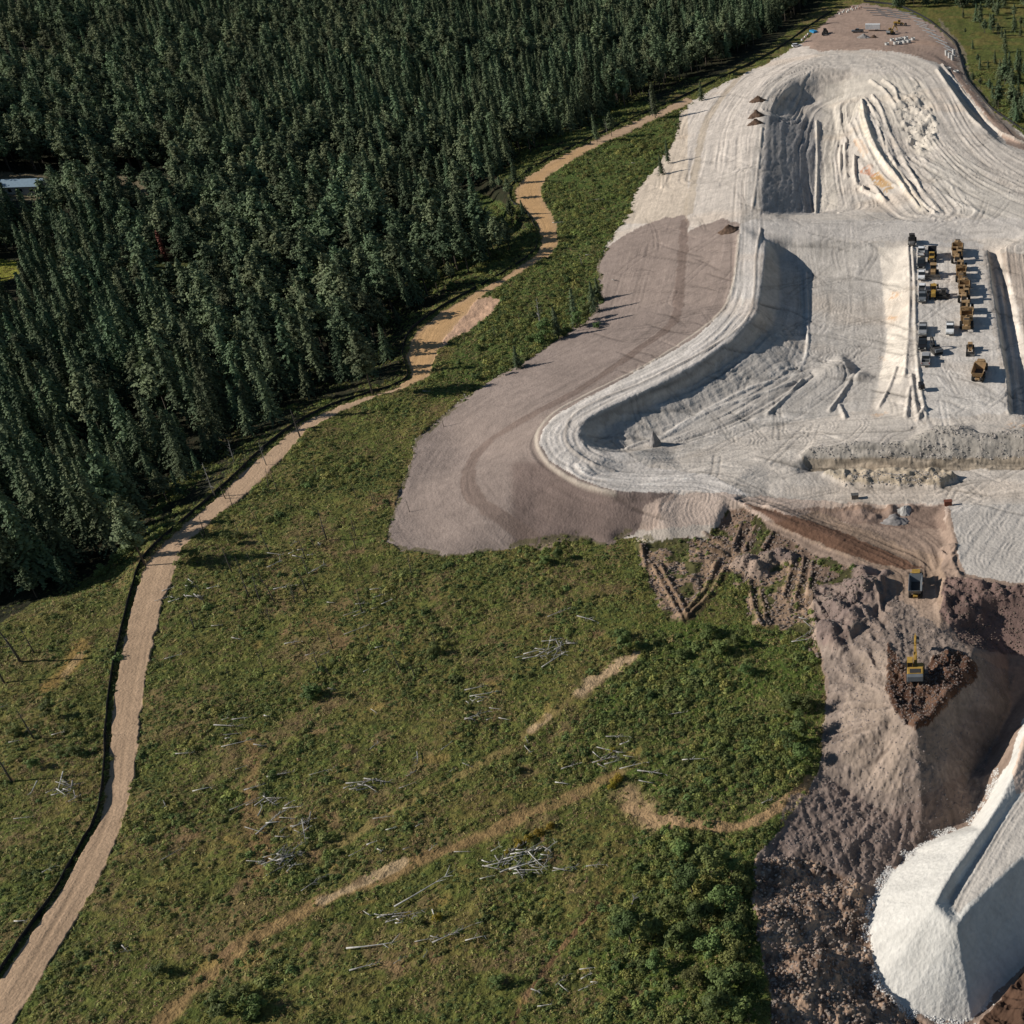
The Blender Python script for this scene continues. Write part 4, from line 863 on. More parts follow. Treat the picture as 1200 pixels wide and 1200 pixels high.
qq = fbm(Xv*.15,Yv*.15,3,312)+.6*rr_.normal(0,.5,n); scatter('meadow_grass',tf,Xv,Yv,Zv-.03,rr_.uniform(.3,.85,n),rr_.uniform(0,6.28,n),np.where(qq<-.35,1,np.where(qq<.1,0,np.where(qq<.5,2,3))).astype(int),'short grass tufts and weeds growing all over the meadow','grass')
print('tufts',n)
# ------------------------------------------------------------------ single bushes and broadleaf trees
BR = [broad(7,2.8,11,1500,.42),broad(5,2.6,12,1200,.40),broad(9,2.7,13,1800,.42)]
BM = [(mesh('trunk',a,b,M_bark),mesh('crown',c,d,M_leaf),mesh('crown',c,d,M_s2)) for a,b,c,d in BR]
BL = {'woods':('leafy broadleaf tree in the dark thicket at the bottom beside the churned earth','broadleaf trees of the thicket beside the churned earth'),
      'birch':('leafy tree on the green strip between the sandy road and the grey slope','trees on the green strip above the grey slope'),
      'bush':('bushy broadleaf tree on the green ground left of the spoil slope','bushy trees left of the spoil slope'),
      'lone':('small bushy tree standing alone in the open meadow','lone bushy trees in the meadow'),
      'edge':('leafy shrub-like tree beside the sandy road bend at the forest edge','leafy trees at the sandy road bend')}
BT = [('woods',*t) for t in [(835,1030,.9,2),(858,1022,.8,0),(868,1045,.8,1),(812,1048,.9,2),(790,1075,.8,0),(850,1062,1.0,1),(822,1082,.9,0),(866,1085,.8,1),(765,1100,.8,0),(740,1105,.9,2),(800,1110,.9,0),(835,1115,.9,1),(860,1122,.8,1),(872,1150,.7,0),(850,1160,1,1),(800,1000,.6,1),(815,1150,.7,1),(770,1135,.6,0),(862,1100,.7,0),(840,1190,.9,0),(866,1190,.8,1),(725,1078,.6,1)]]+\
     [('birch',*t) for t in [(640,398,.9,2),(650,388,.7,0),(632,402,.7,1),(660,395,.6,1),(668,372,.5,0),(700,385,.5,1),(690,376,.8,2),(698,352,.8,0),(680,385,.8,2),(645,370,.5,1),(610,430,.6,1),(590,440,.5,0),(560,445,.5,1),(665,330,.5,1),(560,410,.45,1),(540,430,.45,0),(620,400,.5,1)]]+\
     [('bush',*t) for t in [(940,860,.9,0),(928,830,.8,1),(945,830,.8,1),(925,872,.7,1),(940,890,.7,0),(845,765,.7,1),(862,758,.6,0),(830,745,.7,1),(875,790,.6,1),(800,770,.5,1),(735,760,.7,0),(728,748,.6,1)]]+\
     [('lone',*t) for t in [(368,818,.8,1),(270,640,.5,2),(232,660,.5,2),(222,690,.4,1),(280,630,.4,1),(190,1140,.5,1),(265,1190,.8,0),(300,1185,.7,1),(285,1170,.6,1),(510,765,.5,1),(585,1155,.5,1),(640,660,.5,1),(655,655,.5,0),(60,840,.5,2),(20,860,.5,1),(90,885,.5,1),(40,900,.4,0)]]+\
     [('edge',*t) for t in [(600,300,.6,1),(585,305,.7,0),(610,290,.5,1),(560,320,.6,1),(530,340,.6,0),(500,300,.7,2),(540,305,.7,0),(515,325,.6,1),(485,340,.6,2),(455,380,.6,0),(470,425,.4,1),(620,268,.5,1),(590,270,.6,0),(150,650,.6,0),(140,660,.7,1),(120,672,.6,1)]]
for kd,px,py,s,f in BT:
    x,y,z = ground(px,py,6); tm,c1,c2 = BM[f]; o = link('broadleaf_tree',None,None,(x,y,z-.1),rr_.uniform(0,6.28),(s*1.0,s*1.0,s*.8)); setp(o,BL[kd][0],'broadleaf tree',BL[kd][1])
    link('trunk',tm,o); link('crown',c2 if (kd in('woods','edge') and f!=0) else c1,o)
for px,py,s in [(632,978,.35),(620,985,.35),(608,990,.3),(645,970,.3),(725,915,.4),(718,922,.35),(512,1077,.3),(718,880,.25),(595,1000,.25)]:
    x,y,z = ground(px,py,6); o = link('yellow_shrub',None,None,(x,y,z-.5),rr_.uniform(0,6.28),s); setp(o,'yellow flowering shrub beside the trodden meadow path','shrub','yellow shrubs beside the meadow path'); link('stem',BM[1][0],o); link('foliage',mesh('foliage',BR[1][2],BR[1][3],M_yellow),o)
# ------------------------------------------------------------------ dead snags (standing) and fallen logs
SN = [mesh('snag',*snag_mesh(7,20+i,8),M_dark,smooth=True) for i in range(4)]; SNG = [mesh('snag',*snag_mesh(9,30+i,14,.17),M_grey,smooth=True) for i in range(3)]
def snag(px, py, s, grey, lb, gp, tilt=.05):
    x,y,z = ground(px,py,6); o = link('dead_snag',(SNG if grey else SN)[int(rr_.integers(0,3))],None,(x,y,z-.15),rr_.uniform(0,6.28),(s,s,s)); o.rotation_euler[0] = rr_.normal(0,tilt); setp(o,lb,'dead tree',gp)
for px,py,s in [(240,627,.8),(272,671,.9),(297,665,.7),(316,648,.8),(325,575,.7),(300,610,.6),(315,571,.7),(370,553,.5),(383,633,1.1),(292,700,1.0),(305,705,1.0),(322,706,.9),(360,695,.9),(345,700,.6),(240,708,.7),(285,676,.8),(310,788,.7),(385,790,.6),(390,760,.7),(370,745,.6),(440,590,.5),(520,500,.5),(480,600,.5),(445,560,.5),(595,405,.5),(580,395,.6),(545,400,.5),(520,410,.5),(700,560,.0),(610,380,.6),(700,170,.4),(745,158,.4)]:
    if s: snag(px,py,s,False,'dark leafless snag standing in the meadow below the forest road','dark snags in the upper meadow')
for _ in range(34):
    qx_,qy_,qs_ = rr_.uniform(225,520),rr_.uniform(570,800),rr_.uniform(.4,.85)
    if not (qy_<670 and qx_>440): snag(qx_,qy_,qs_,False,'dark leafless snag standing in the meadow below the forest road','dark snags in the upper meadow')
for px,py,s in [(40,866,1.1),(14,916,1.2),(24,775,1.6),(40,765,.9),(5,800,1.2)]: snag(px,py,s,False,'charred leafless snag left of the gravel road near the forest','charred snags left of the road',.02)
for px,py,s,lb in [(635,392,1.25,'tall grey bare snag among the trees above the grey slope'),(352,513,1.15,'dark bare snag beside the fence where its top leans over the road'),(252,582,1.0,'bleached bare snag with hooked branches at the forest edge'),(682,312,.5,'short pale broken snag at the top edge of the grey slope'),(765,136,1.3,'tall pale bare snag beside the far end of the forest road'),(712,158,.7,'grey bare snag close to the middle of the upper forest road'),(312,545,.7,'pale thin snag in front of the forest edge'),(275,542,.7,'grey thin snag close behind the silt fence')]:
    snag(px,py,s,lb.find('dark')<0,lb,None)
LG = [mesh('log',*log_mesh(6,40+i,[1,3,6,2,8][i],.10),M_grey,smooth=True) for i in range(5)]
M_pale = paintm('bleached_wood',(.48,.46,.42),.8,0,.25,3)
for i in (1,3): LG[i].materials[0] = M_pale
nlog = 0
def logat(px, py, L_, ang, gp, lb):
    x,y,z = ground(px,py,6); w_ = rr_.uniform(.7,1.25); o = link('fallen_log',LG[int(rr_.integers(0,5))],None,(x,y,z+.22),math.radians(ang),(L_/6,w_*(.6+.4*L_/6),w_)); o.rotation_euler[0] = rr_.normal(0,.5); setp(o,lb,'fallen log',gp)
for px,py,L_,ang in [(480,1073,6,20),(440,1108,7,10),(500,1042,9,40),(535,1095,6,18),(610,1028,3,-40),(622,1020,5,12),(665,1018,4,5),(660,1022,3,-15),(700,1016,3,15),(620,1000,5,20),(608,1005,4,30),(630,992,4,40),(590,1012,5,15),(580,1020,4,0),(470,1070,5,5),(430,1135,4,25),
      (318,940,4,-30),(345,948,3,10),(300,975,4,5),(340,960,3,-20),(330,1008,5,15),(305,1012,4,0),(325,1020,3,40),(365,960,2.5,-70),(240,926,3,8),(218,885,3,-2),(330,910,4,8),(380,905,4,20),(285,900,2,30),(300,925,3,15),(205,1000,3.5,50),(370,1035,4,50),(195,945,2,-50),(268,1045,0,0),(148,1115,2,-30),
      (325,650,4,-5),(350,655,3,-15),(335,690,4,15),(225,690,3,-10),(205,705,2,30),(235,702,2,-40),(255,735,2,0),(390,708,2,-10),(345,755,3,20),(205,770,3,30),(280,750,2.5,-20),
      (690,728,5,-25),(655,720,4,35),(645,755,4,-80),(656,760,5,-75),(640,765,4,40),(628,765,4,20),(615,770,3,30),(650,775,5,65),(560,808,4,25),(568,818,3,-10),(560,840,4,15),(552,845,2,-10),(440,835,2,-35),(490,890,3,-50),(445,917,5,-15),(440,875,2,70),(445,700,2,40),(480,920,3,20),(545,1000,3,10),(420,1000,2.5,40),
      (620,880,2.5,-50),(618,870,2,-60),(725,865,4,-5),(710,892,4,15),(720,895,3,30),(765,908,5,0),(760,918,3,-15),(815,890,4,12),(795,838,3,10),(670,900,3,20),(660,920,2.5,0),(900,940,2,20),
      (560,1100,3,20),(450,960,3,10),(660,1160,2,-20),(640,1180,2,0),(630,1165,2,-30),(745,1055,2,80),(20,870,2,20),(30,960,3,10),(42,925,3,-60),(85,925,3,-80),(88,935,3,-50),(75,921,3,-5),(28,1080,2,5),(60,1020,2,30),(70,860,2,60),(5,830,2,30),
      (720,330,2,-20),(690,300,2,0),(545,465,1.5,-70),(700,235,4,5),(745,192,3,-20),(770,205,2,40),(500,460,2,0),(655,262,4,5)]:
    if L_: 
        ng_ = 'lower' if py>860 else 'upper'
        logat(px,py,L_*1.1,ang+rr_.normal(0,9),'fallen logs in the %s meadow'%ng_,'pale bleached fallen log lying in the scrub of the %s meadow'%ng_)
CLU = [(320,950,24,14),(332,1005,22,18),(345,975,18,8),(618,1003,26,16),(585,1018,30,10),(460,1075,30,10),(655,755,20,14),(430,918,22,8),(720,890,22,10),(75,925,16,9),(490,1108,30,6),(225,700,26,8),(350,650,34,8),(560,830,22,8),(640,1010,24,8),(445,700,60,6),(380,780,60,6),(520,900,60,6),(280,860,40,8),(480,985,50,6),(700,1150,40,5)]
for cx_,cy_,rr2,nn_ in CLU:
    a0_ = rr_.uniform(-10,50)
    for _ in range(nn_):
        px,py = cx_+rr_.normal(0,.55)*rr2,cy_+rr_.normal(0,.35)*rr2; gx_,gy_,gz_ = ground(px,py,4); ri_,ci2 = idx_at(gx_,gy_)
        if VEG[int(ri_),int(ci2)]>.3: g_ = 'lower' if py>860 else 'upper'; logat(px,py,rr_.choice([1.2,1.8,2.5,3.5,5.5],p=[.25,.3,.25,.13,.07]),a0_+rr_.normal(0,38),'fallen logs in the %s meadow'%g_,'pale bleached fallen log lying in the scrub of the %s meadow'%g_)
for px,py,L_,ang in [(945,745,5,40),(948,735,4,-50),(940,752,4,15),(952,740,3,80),(944,728,3,-20)]: logat(px,py,L_,ang,'uprooted branches at the spoil edge','pale uprooted branch in the tangle at the edge of the spoil slope')

# ------------------------------------------------------------------ silt fences: black cloth on stakes
M_cloth = paintm('black_fence_cloth',(.018,.019,.022),.7,0,.3,2); M_stake = paintm('wood_stake',(.16,.12,.08),.8,0,.2,4)
def fence(pts, h, label, n=5, step=2.4):
    w = [ground(*p,6) for p in smooth_line(pts,n)]; V,F = [],[]; r = np.random.default_rng(5)
    for i,(x,y,z) in enumerate(w):
        z = float(samp(Z,x,y)); s = r.normal(0,.06); hh = h*(.9+.15*r.random())
        a = np.array(w[min(i+1,len(w)-1)][:2])-np.array(w[max(i-1,0)][:2]); a /= np.linalg.norm(a)+1e-9; nx,ny = -a[1],a[0]
        V += [(x-nx*.03,y-ny*.03,z-.3),(x+nx*(s-.02),y+ny*(s-.02),z+hh),(x+nx*(s+.03),y+ny*(s+.03),z+hh),(x+nx*.05,y+ny*.05,z-.3)]
        if i: b = 4*(i-1); F += [(b,b+4,b+5,b+1),(b+1,b+5,b+6,b+2),(b+2,b+6,b+7,b+3)]
    o = link('silt_fence',None,None,w[len(w)//2]); setp(o,label,'silt fence'); loc = o.location.copy()
    V = [(v[0]-loc[0],v[1]-loc[1],v[2]-loc[2]) for v in V]
    link('cloth',mesh('cloth',V,F,M_cloth),o)
    SV,SF = [],[]; acc = 0; seg = []
    for i in range(1,len(w)):
        acc += math.dist(w[i][:2],w[i-1][:2])
        if acc>step: seg.append(i); acc = 0
    for i in seg:
        x,y,z = w[i]; z = float(samp(Z,x,y)); x-=loc[0]; y-=loc[1]; z-=loc[2]; tube(SV,SF,[(x,y,z-.3),(x,y,z+h+.18)],[.035,.035],4)
    st = link('stakes',mesh('stakes',SV,SF,M_stake),o); st['kind'] = 'stuff'
fence([p for p in FENCE if p[1]<1200][::1],.75,'long black silt fence running along the forest side of the gravel road')
fence([(1012,2),(1050,7),(1078,18),(1098,32),(1118,50),(1124,66),(1132,92),(1146,110),(1162,128),(1182,142),(1205,158)],1.1,'black silt fence curving around the right side of the laydown yard')

# ------------------------------------------------------------------ loose stones on the rough faces
def rock(seed, n=1):
    r = np.random.default_rng(seed); import bmesh
    bm = bmesh.new(); bmesh.ops.create_icosphere(bm,subdivisions=1,radius=.5)
    for v in bm.verts: v.co *= r.uniform(.65,1.2); v.co.z *= .75
    me = bpy.data.meshes.new('stone_form'); bm.to_mesh(me); bm.free(); return me
def stones(name, mask, n, smin, smax, rgb, label):
    I = np.nonzero(mask.ravel())[0]
    if not len(I): return
    w_ = ZC.repeat(NCc)[I]**2; k = rr_.choice(I,n,p=w_/w_.sum()); xs = X.ravel()[k]+rr_.uniform(-.2,.2,n); ys_ = Y.ravel()[k]+rr_.uniform(-.2,.2,n); z_ = samp(Z,xs,ys_)
    mt = paintm(name+'_stone',rgb,.95,0,.3,.8,.35); fs = [rock(60+j) for j in range(4)]
    for f in fs: f.materials.append(mt)
    s_ = smin+(smax-smin)*rr_.random(n)**4
    scatter(name,fs,xs,ys_,z_+.05*s_,s_,rr_.uniform(0,6.28,n),rr_.integers(0,4,n),label,'stones')
vis = (PX>-40)&(PX<1240)&(PY<1240)
stones('earth_clods',low&vis,7000,.08,.6,(.33,.265,.215),'loose brown clods and stones on the churned earth left of the white stockpile')
stones('spoil_stones',spoil&vis,9000,.05,.38,(.30,.25,.22),'loose stones scattered over the grey brown spoil slope')
stones('dark_clods',(rs|exc)&vis,5000,.08,.6,(.17,.125,.10),'dark earth clods on the dug earth and the right spoil slope')
stones('rubble',(inpoly(RUBBLE,2)&(PY<538)&(n3>-.2))|inpoly(SECOND,2),3500,.08,.6,(.40,.36,.32),'broken limestone rubble on the cut bank and the low windrow below it')
stones('churned_clods',ch&(VEG<.8),5000,.1,.8,(.23,.18,.145),'brown clods in the rutted ground at the meadow edge')
se = blur(stock.astype(float),5); se = blur(stock.astype(float),26); stones('white_stones',(se>.02)&(se<.62)&(vnoise(X*.8,Y*.8,77)+.9*se>.1)&vis&(PX<1170),6500,.05,.36,(.72,.69,.64),'white stones rolled out at the foot of the stockpile')
stones('limestone_lumps',LP&vis,500,.2,1.0,(.55,.51,.45),'pale limestone lumps in the broken ground of the upper pit')
# ------------------------------------------------------------------ machines: small mesh builder
class MB:
    def __init__(s): s.V=[]; s.F=[]
    def box(s,x0,x1,y0,y1,z0,z1,tx=0,ty=0):
        b=len(s.V); s.V += [(x0,y0,z0),(x1,y0,z0),(x1,y1,z0),(x0,y1,z0),(x0+tx,y0+ty,z1),(x1-tx,y0+ty,z1),(x1-tx,y1-ty,z1),(x0+tx,y1-ty,z1)]
        s.F += [(b,b+3,b+2,b+1),(b+4,b+5,b+6,b+7),(b,b+1,b+5,b+4),(b+1,b+2,b+6,b+5),(b+2,b+3,b+7,b+6),(b+3,b,b+4,b+7)]; return s
    def prism(s,prof,x0,x1):
        """profile in (y,z) swept along x"""
        b=len(s.V); n=len(prof); s.V += [(x0,y,z) for y,z in prof]+[(x1,y,z) for y,z in prof]
        s.F += [tuple(b+i for i in range(n)),tuple(b+n+i for i in range(n))[::-1]]+[(b+i,b+n+i,b+n+(i+1)%n,b+(i+1)%n) for i in range(n)]; return s
    def wheel(s,x,y,z,r,w,n=16):
        b=len(s.V)
        for k in range(n):
            t=6.28318*k/n; c,q=math.cos(t),math.sin(t)
            for xx,rr in ((x-w/2,r*.9),(x-w/2+w*.15,r),(x+w/2-w*.15,r),(x+w/2,r*.9),(x-w/2,r*.55),(x+w/2,r*.55)): s.V.append((xx,y+rr*c,z+rr*q))
        for k in range(n):
            a=b+6*k; c=b+6*((k+1)%n)
            for i,j in ((0,1),(1,2),(2,3),(3,5),(5,4),(4,0)): s.F.append((a+i,a+j,c+j,c+i))
        return s
    def bar(s,p,q,w,h=None):
        h=h or w; p=np.array(p,float); q=np.array(q,float); d=q-p; d/=np.linalg.norm(d); a=np.cross(d,(0,0,1)) if abs(d[2])<.95 else np.array([1.,0,0]); a/=np.linalg.norm(a); c=np.cross(a,d); b=len(s.V)
        for e in (p,q):
            for i,j in ((-1,-1),(1,-1),(1,1),(-1,1)): s.V.append(tuple(e+a*i*w/2+c*j*h/2))
        s.F += [(b,b+1,b+2,b+3),(b+7,b+6,b+5,b+4)]+[(b+i,b+4+i,b+4+(i+1)%4,b+(i+1)%4) for i in range(4)]; return s
    def ring(s,x,y,z,r,h,th,n=20):
        b=len(s.V)
        for k in range(n):
            t=6.28318*k/n; c,q=math.cos(t),math.sin(t)
            for rr,zz in ((r,0),(r,h),(r-th,h),(r-th,0)): s.V.append((x+rr*c,y+rr*q,z+zz))
        for k in range(n):
            a=b+4*k; c=b+4*((k+1)%n)
            for i in range(4): s.F.append((a+i,c+i,c+(i+1)%4,a+(i+1)%4))
        return s
    def posts(s,x0,x1,y0,y1,z0,z1,w=.08):
        for x in (x0,x1-w):
            for y in (y0,y1-w): s.box(x,x+w,y,y+w,z0-.05,z1+.05)
        return s
    def go(s,name,mat,parent,bev=.0):
        me = mesh(name,s.V,s.F,mat); o = link(name,me,parent)
        if bev: m = o.modifiers.new('bevel','BEVEL'); m.width = bev; m.segments = 2; m.limit_method = 'ANGLE'
        return o
PM = {}
def pm(name, rgb, rough=.45, metal=0, var=.1, scale=1.2):
    if name not in PM: PM[name] = paintm(name,rgb,rough,metal,var,scale)
    return PM[name]
TYRE = pm('tyre_rubber',(.022,.021,.020),.85,0,.3,3); GLASS = pm('dark_glass',(.02,.025,.03),.12); STEEL = pm('worn_steel',(.16,.15,.14),.5,.4,.3,2); DARKF = pm('dark_frame',(.045,.042,.04),.7)
YEL = pm('machine_yellow',(.40,.245,.055),.5,0,.28,1.0); TAN = pm('dusty_machine_yellow',(.34,.22,.11),.7,0,.32,1.0); WHT = pm('white_paint',(.78,.78,.77),.35); BLK = pm('black_paint',(.018,.018,.02),.3); SIL = pm('silver_paint',(.42,.42,.42),.35,.3); GREYP = pm('grey_paint',(.14,.15,.16),.4)
BEDIN = pm('bed_liner',(.05,.05,.05),.8); RIM = pm('wheel_rim',(.3,.3,.3),.5,.4); LAMP = pm('lamp_lens',(.6,.6,.55),.2); CONC = pm('precast_concrete',(.56,.55,.52),.85,0,.12,1.5); RED = pm('tail_lens',(.3,.02,.02),.3)
def root(name, label, cat, px, py, rot, group=None, s=1.0):
    if name=='pickup_truck': s *= 1.12
    if name in('bulldozer','motor_grader','soil_compactor'): s *= 1.12
    x,y,z = ground(px,py); o = bpy.data.objects.new(name,None); COL.objects.link(o); o.location=(x,y,z+.02); o.rotation_euler=(0,0,math.radians(rot)); o.scale=(s,s,s); o.empty_display_size=.3
    setp(o,label,cat,group); return o
def wheels(o, pos, r, w, tyre=TYRE, rim=RIM):
    for x,y in pos:
        t = MB().wheel(x,y,r,r,w).go('wheel',tyre,o); MB().wheel(x,y,r,r*.55,w*.8,10).go('rim',rim,t)
def pickup(px,py,rot,label,mat,s=1.0,cover=False,group=None,name='pickup_truck'):
    o = root(name,label,'pickup truck',px,py,rot,group,s)
    MB().box(-.98,.98,-2.9,2.9,.42,.80).box(-.98,.98,1.25,2.85,.80,1.12,.06,.08).prism([(-.85,.80),(1.35,.80),(1.25,1.14),(-.85,1.14)],-.98,.98).box(-.98,-.88,-2.85,-.85,.80,1.30).box(.88,.98,-2.85,-.85,.80,1.30).box(-.88,.88,-2.85,-2.75,.80,1.28).go('body',mat,o,.04)
    MB().box(-.87,.87,-2.74,-.86,.78,.86 if not cover else 1.24).go('bed',BEDIN,o)
    c = MB().prism([(-.84,1.14),(1.22,1.14),(.62,1.80),(-.68,1.80)],-.86,.86).go('windows',GLASS,o); MB().box(-.80,.80,-.66,.58,1.79,1.86,.05,.05).box(-.9,-.83,-.2,-.1,1.14,1.8).box(.83,.9,-.2,-.1,1.14,1.8).go('roof',mat,o,.02)
    for x in (-.7,.7): MB().box(x-.2,x+.2,2.84,2.93,.78,.98).go('headlight',LAMP,o); MB().box(x*1.22-.08,x*1.22+.08,-2.93,-2.86,.9,1.2).go('tail_light',RED,o)
    MB().box(-.95,.95,2.88,3.0,.42,.62).box(-.95,.95,-3.0,-2.88,.42,.58).go('bumper',STEEL,o)
    wheels(o,[(-.88,1.85),(.88,1.85),(-.88,-1.75),(.88,-1.75)],.40,.28); return o
def suv(px,py,rot,label,mat,s=1.0):
    o = root('parked_car',label,'car',px,py,rot,None,s)
    MB().box(-.95,.95,-2.4,2.4,.40,.80).prism([(-2.4,.80),(2.38,.80),(2.3,1.02),(1.2,1.12),(-2.4,1.14)],-.95,.95).go('body',mat,o,.05)
    MB().prism([(-2.3,1.14),(1.15,1.12),(.5,1.66),(-2.05,1.68)],-.84,.84).go('windows',GLASS,o); MB().box(-.78,.78,-2.0,.48,1.66,1.74,.06,.06).go('roof',mat,o,.02)
    for x in (-.7,.7): MB().box(x-.18,x+.18,2.34,2.43,.74,.92).go('headlight',LAMP,o)
    wheels(o,[(-.86,1.5),(.86,1.5),(-.86,-1.45),(.86,-1.45)],.37,.24); return o
def dumper(px,py,rot,label,mat,bedmat,s=1.0):
    """articulated six-wheel dump truck, cab at +y"""
    o = root('dump_truck',label,'dump truck',px,py,rot,None,s)
    MB().box(-.9,.9,2.6,4.6,.9,2.0,.05,.08).box(-1.35,-.9,2.4,4.2,1.1,1.5).box(.9,1.35,2.4,4.2,1.1,1.5).box(-.5,.5,-4.2,2.6,.8,1.15).go('body',mat,o,.05)
    MB().box(-.8,.8,4.58,4.66,1.0,1.9).go('grille',DARKF,o)
    c = MB().box(-.85,.85,1.55,2.75,1.2,2.0).box(-.88,.88,1.5,2.8,3.02,3.14).posts(-.85,.85,1.55,2.75,2.0,3.02).go('cab',mat,o,.03); MB().box(-.82,.82,1.58,2.72,2.0,3.03,.06,.06).go('windows',GLASS,c)
    b = MB(); V=b.V; 
    def loop(x,xb,y0,y1,yb0,yb1,z0,z1): return [(-x,y0,z1),(x,y0,z1),(x,y1,z1),(-x,y1,z1),(-xb,yb0,z0),(xb,yb0,z0),(xb,yb1,z0),(-xb,yb1,z0)]
    V += loop(1.5,1.05,-4.6,1.35,-3.6,.6,1.35,2.85)+loop(1.38,.95,-4.5,1.2,-3.55,.5,1.5,2.86)
    for i in range(4):
        j=(i+1)%4; b.F += [(i,j,4+j,4+i),(8+j,8+i,12+i,12+j),(i,8+i,8+j,j)]
    b.F += [(4,5,6,7),(15,14,13,12)]; b.box(-1.3,1.3,1.2,1.9,2.86,2.94)
    bo = b.go('dump_bed',bedmat,o); MB().box(-.93,.93,-3.5,.45,1.505,1.53).go('bed_floor',BEDIN,bo)
    wheels(o,[(x,y) for x in (-1.2,1.2) for y in (3.3,-1.2,-3.0)],.85,.6); 
    for x in (-.65,.65): MB().box(x-.13,x+.13,4.62,4.70,1.3,1.5).go('headlight',LAMP,o)
    return o
def scraper(px,py,rot,label,s=1.0,tilt=1):
    """two-axle motor scraper: tractor, gooseneck, bowl, rear engine"""
    o = root('motor_scraper',label,'scraper',px,py,rot,None,s)
    t = MB().box(-.75,.75,4.2,6.8,1.0,2.5,.08,.1).box(-1.3,1.3,3.6,4.6,1.0,1.5).box(-.5,.5,3.0,4.2,1.0,1.7).go('tractor',TAN,o,.05)
    MB().box(-.55,.55,6.78,6.86,1.1,2.3).go('grille',DARKF,t); MB().wheel(.5,5.2,2.8,.12,.12,8).go('exhaust',DARKF,t)
    c = MB().box(-1.25,-.1,3.3,4.5,1.5,2.2).box(-1.3,-.05,3.25,4.55,3.15,3.28).posts(-1.25,-.1,3.3,4.5,2.2,3.15).go('cab',TAN,o); MB().box(-1.22,-.13,3.33,4.47,2.2,3.15,.04,.04).go('windows',GLASS,c)
    g = MB().bar((0,3.4,1.6),(0,2.9,3.1),.5).bar((0,2.9,3.1),(0,.9,3.0),.5,.4).bar((-1.5,.9,2.9),(1.5,.9,2.9),.35).bar((-1.55,.9,2.9),(-1.55,-.6,1.6),.25,.4).bar((1.55,.9,2.9),(1.55,-.6,1.6),.25,.4).go('gooseneck',TAN,o)
    b = MB().prism([(1.3,.5),(1.3,1.6),(.6,2.4),(-3.6,2.6),(-3.6,.7)],-1.5,-1.32).prism([(1.3,.5),(1.3,1.6),(.6,2.4),(-3.6,2.6),(-3.6,.7)],1.32,1.5).box(-1.32,1.32,-3.6,1.2,.5,.7).prism([(1.2,.6),(1.55,1.1),(1.2,2.0),(1.05,2.0),(1.35,1.1),(1.05,.6)],-1.32,1.32).box(-1.32,1.32,-3.7,-3.5,.6,2.7).go('bowl',TAN,o)
    MB().box(-1.3,1.3,-3.4,1.0,.705,.9).go('bowl_floor',BEDIN,b)
    e = MB().box(-.8,.8,-6.2,-3.9,1.2,2.7,.08,.1).box(-.35,.35,-7.2,-6.2,1.0,1.6).box(-1.0,1.0,-7.35,-7.15,.8,1.7).bar((0,-3.6,2.6),(0,-4.2,3.0),.4).go('rear_engine',TAN,o,.05); MB().box(-.6,.6,-5.9,-5.0,2.68,2.74).go('engine_vent',DARKF,e)
    wheels(o,[(-1.35,5.4),(1.35,5.4),(-1.35,-5.0),(1.35,-5.0)],.98,.72,TYRE,YEL); return o
def excavator(px,py,rot,label,s=1.0,mat=None,pose=0,house=0):
    mat = mat or YEL; o = root('excavator',label,'excavator',px,py,rot,None,s)
    for x in (-1.2,1.2): 
        t = MB().prism([(-2.0,.0),(-2.35,.35),(-2.35,.6),(-2.0,.95),(2.0,.95),(2.35,.6),(2.35,.35),(2.0,.0)],x-.3,x+.3).go('track',DARKF,o)
        for k in range(5): MB().wheel(x,-1.6+.8*k,.42,.26,.66,10).go('roller',STEEL,t)
    MB().box(-.9,.9,-.8,.8,.5,1.05).go('undercarriage',DARKF,o)
    h = MB().box(-1.35,1.35,-2.1,1.2,1.1,1.75).box(-1.35,1.35,-2.1,-.3,1.75,2.25,.08,.08).box(.35,1.35,-.3,.9,1.75,2.05).go('house',mat,o,.06)
    MB().prism([(-2.9,1.2),(-2.1,1.15),(-2.1,2.25),(-2.75,2.15)],-1.33,1.33).go('counterweight',GREYP,o,.08); MB().box(-.9,.9,-1.9,-.9,2.24,2.30).go('engine_vent',DARKF,o)
    c = MB().box(-1.35,-.4,-.2,1.35,1.75,2.1).box(-1.35,-.4,-.25,1.25,3.0,3.1).posts(-1.35,-.4,-.2,1.35,2.1,3.0).go('cab',mat,o); MB().box(-1.33,-.42,-.18,1.33,2.1,3.0,.04,.08).go('windows',GLASS,c)
    if pose==0: k1,k2,k3 = (0,3.4,4.0),(0,6.2,2.6),(0,6.6,.7)
    elif pose==1: k1,k2,k3 = (0,2.6,4.2),(0,4.4,3.6),(0,4.0,1.3)
    else: k1,k2,k3 = (0,3.6,3.4),(0,5.6,3.9),(0,7.4,2.2)
    MB().bar((0,1.0,1.5),k1,.42,.6).bar(k1,k2,.38,.5).bar((-.25,1.2,1.4),(-.25,2.5,3.1),.12).bar((.25,1.2,1.4),(.25,2.5,3.1),.12).go('boom',mat,o,.03)
    MB().bar(k2,k3,.3,.42).bar((0,k1[1]+.4,k1[2]+.5),(0,k2[1]+.1,k2[2]+.5),.13).go('stick',mat,o)
    MB().prism([(k3[1]+.25,k3[2]+.1),(k3[1]-.15,k3[2]+.15),(k3[1]-.9,k3[2]-.35),(k3[1]-.6,k3[2]-.95),(k3[1]+.1,k3[2]-.8),(k3[1]-.25,k3[2]-.6),(k3[1]-.5,k3[2]-.3)],-.6,.6).go('bucket',STEEL,o)
    return o
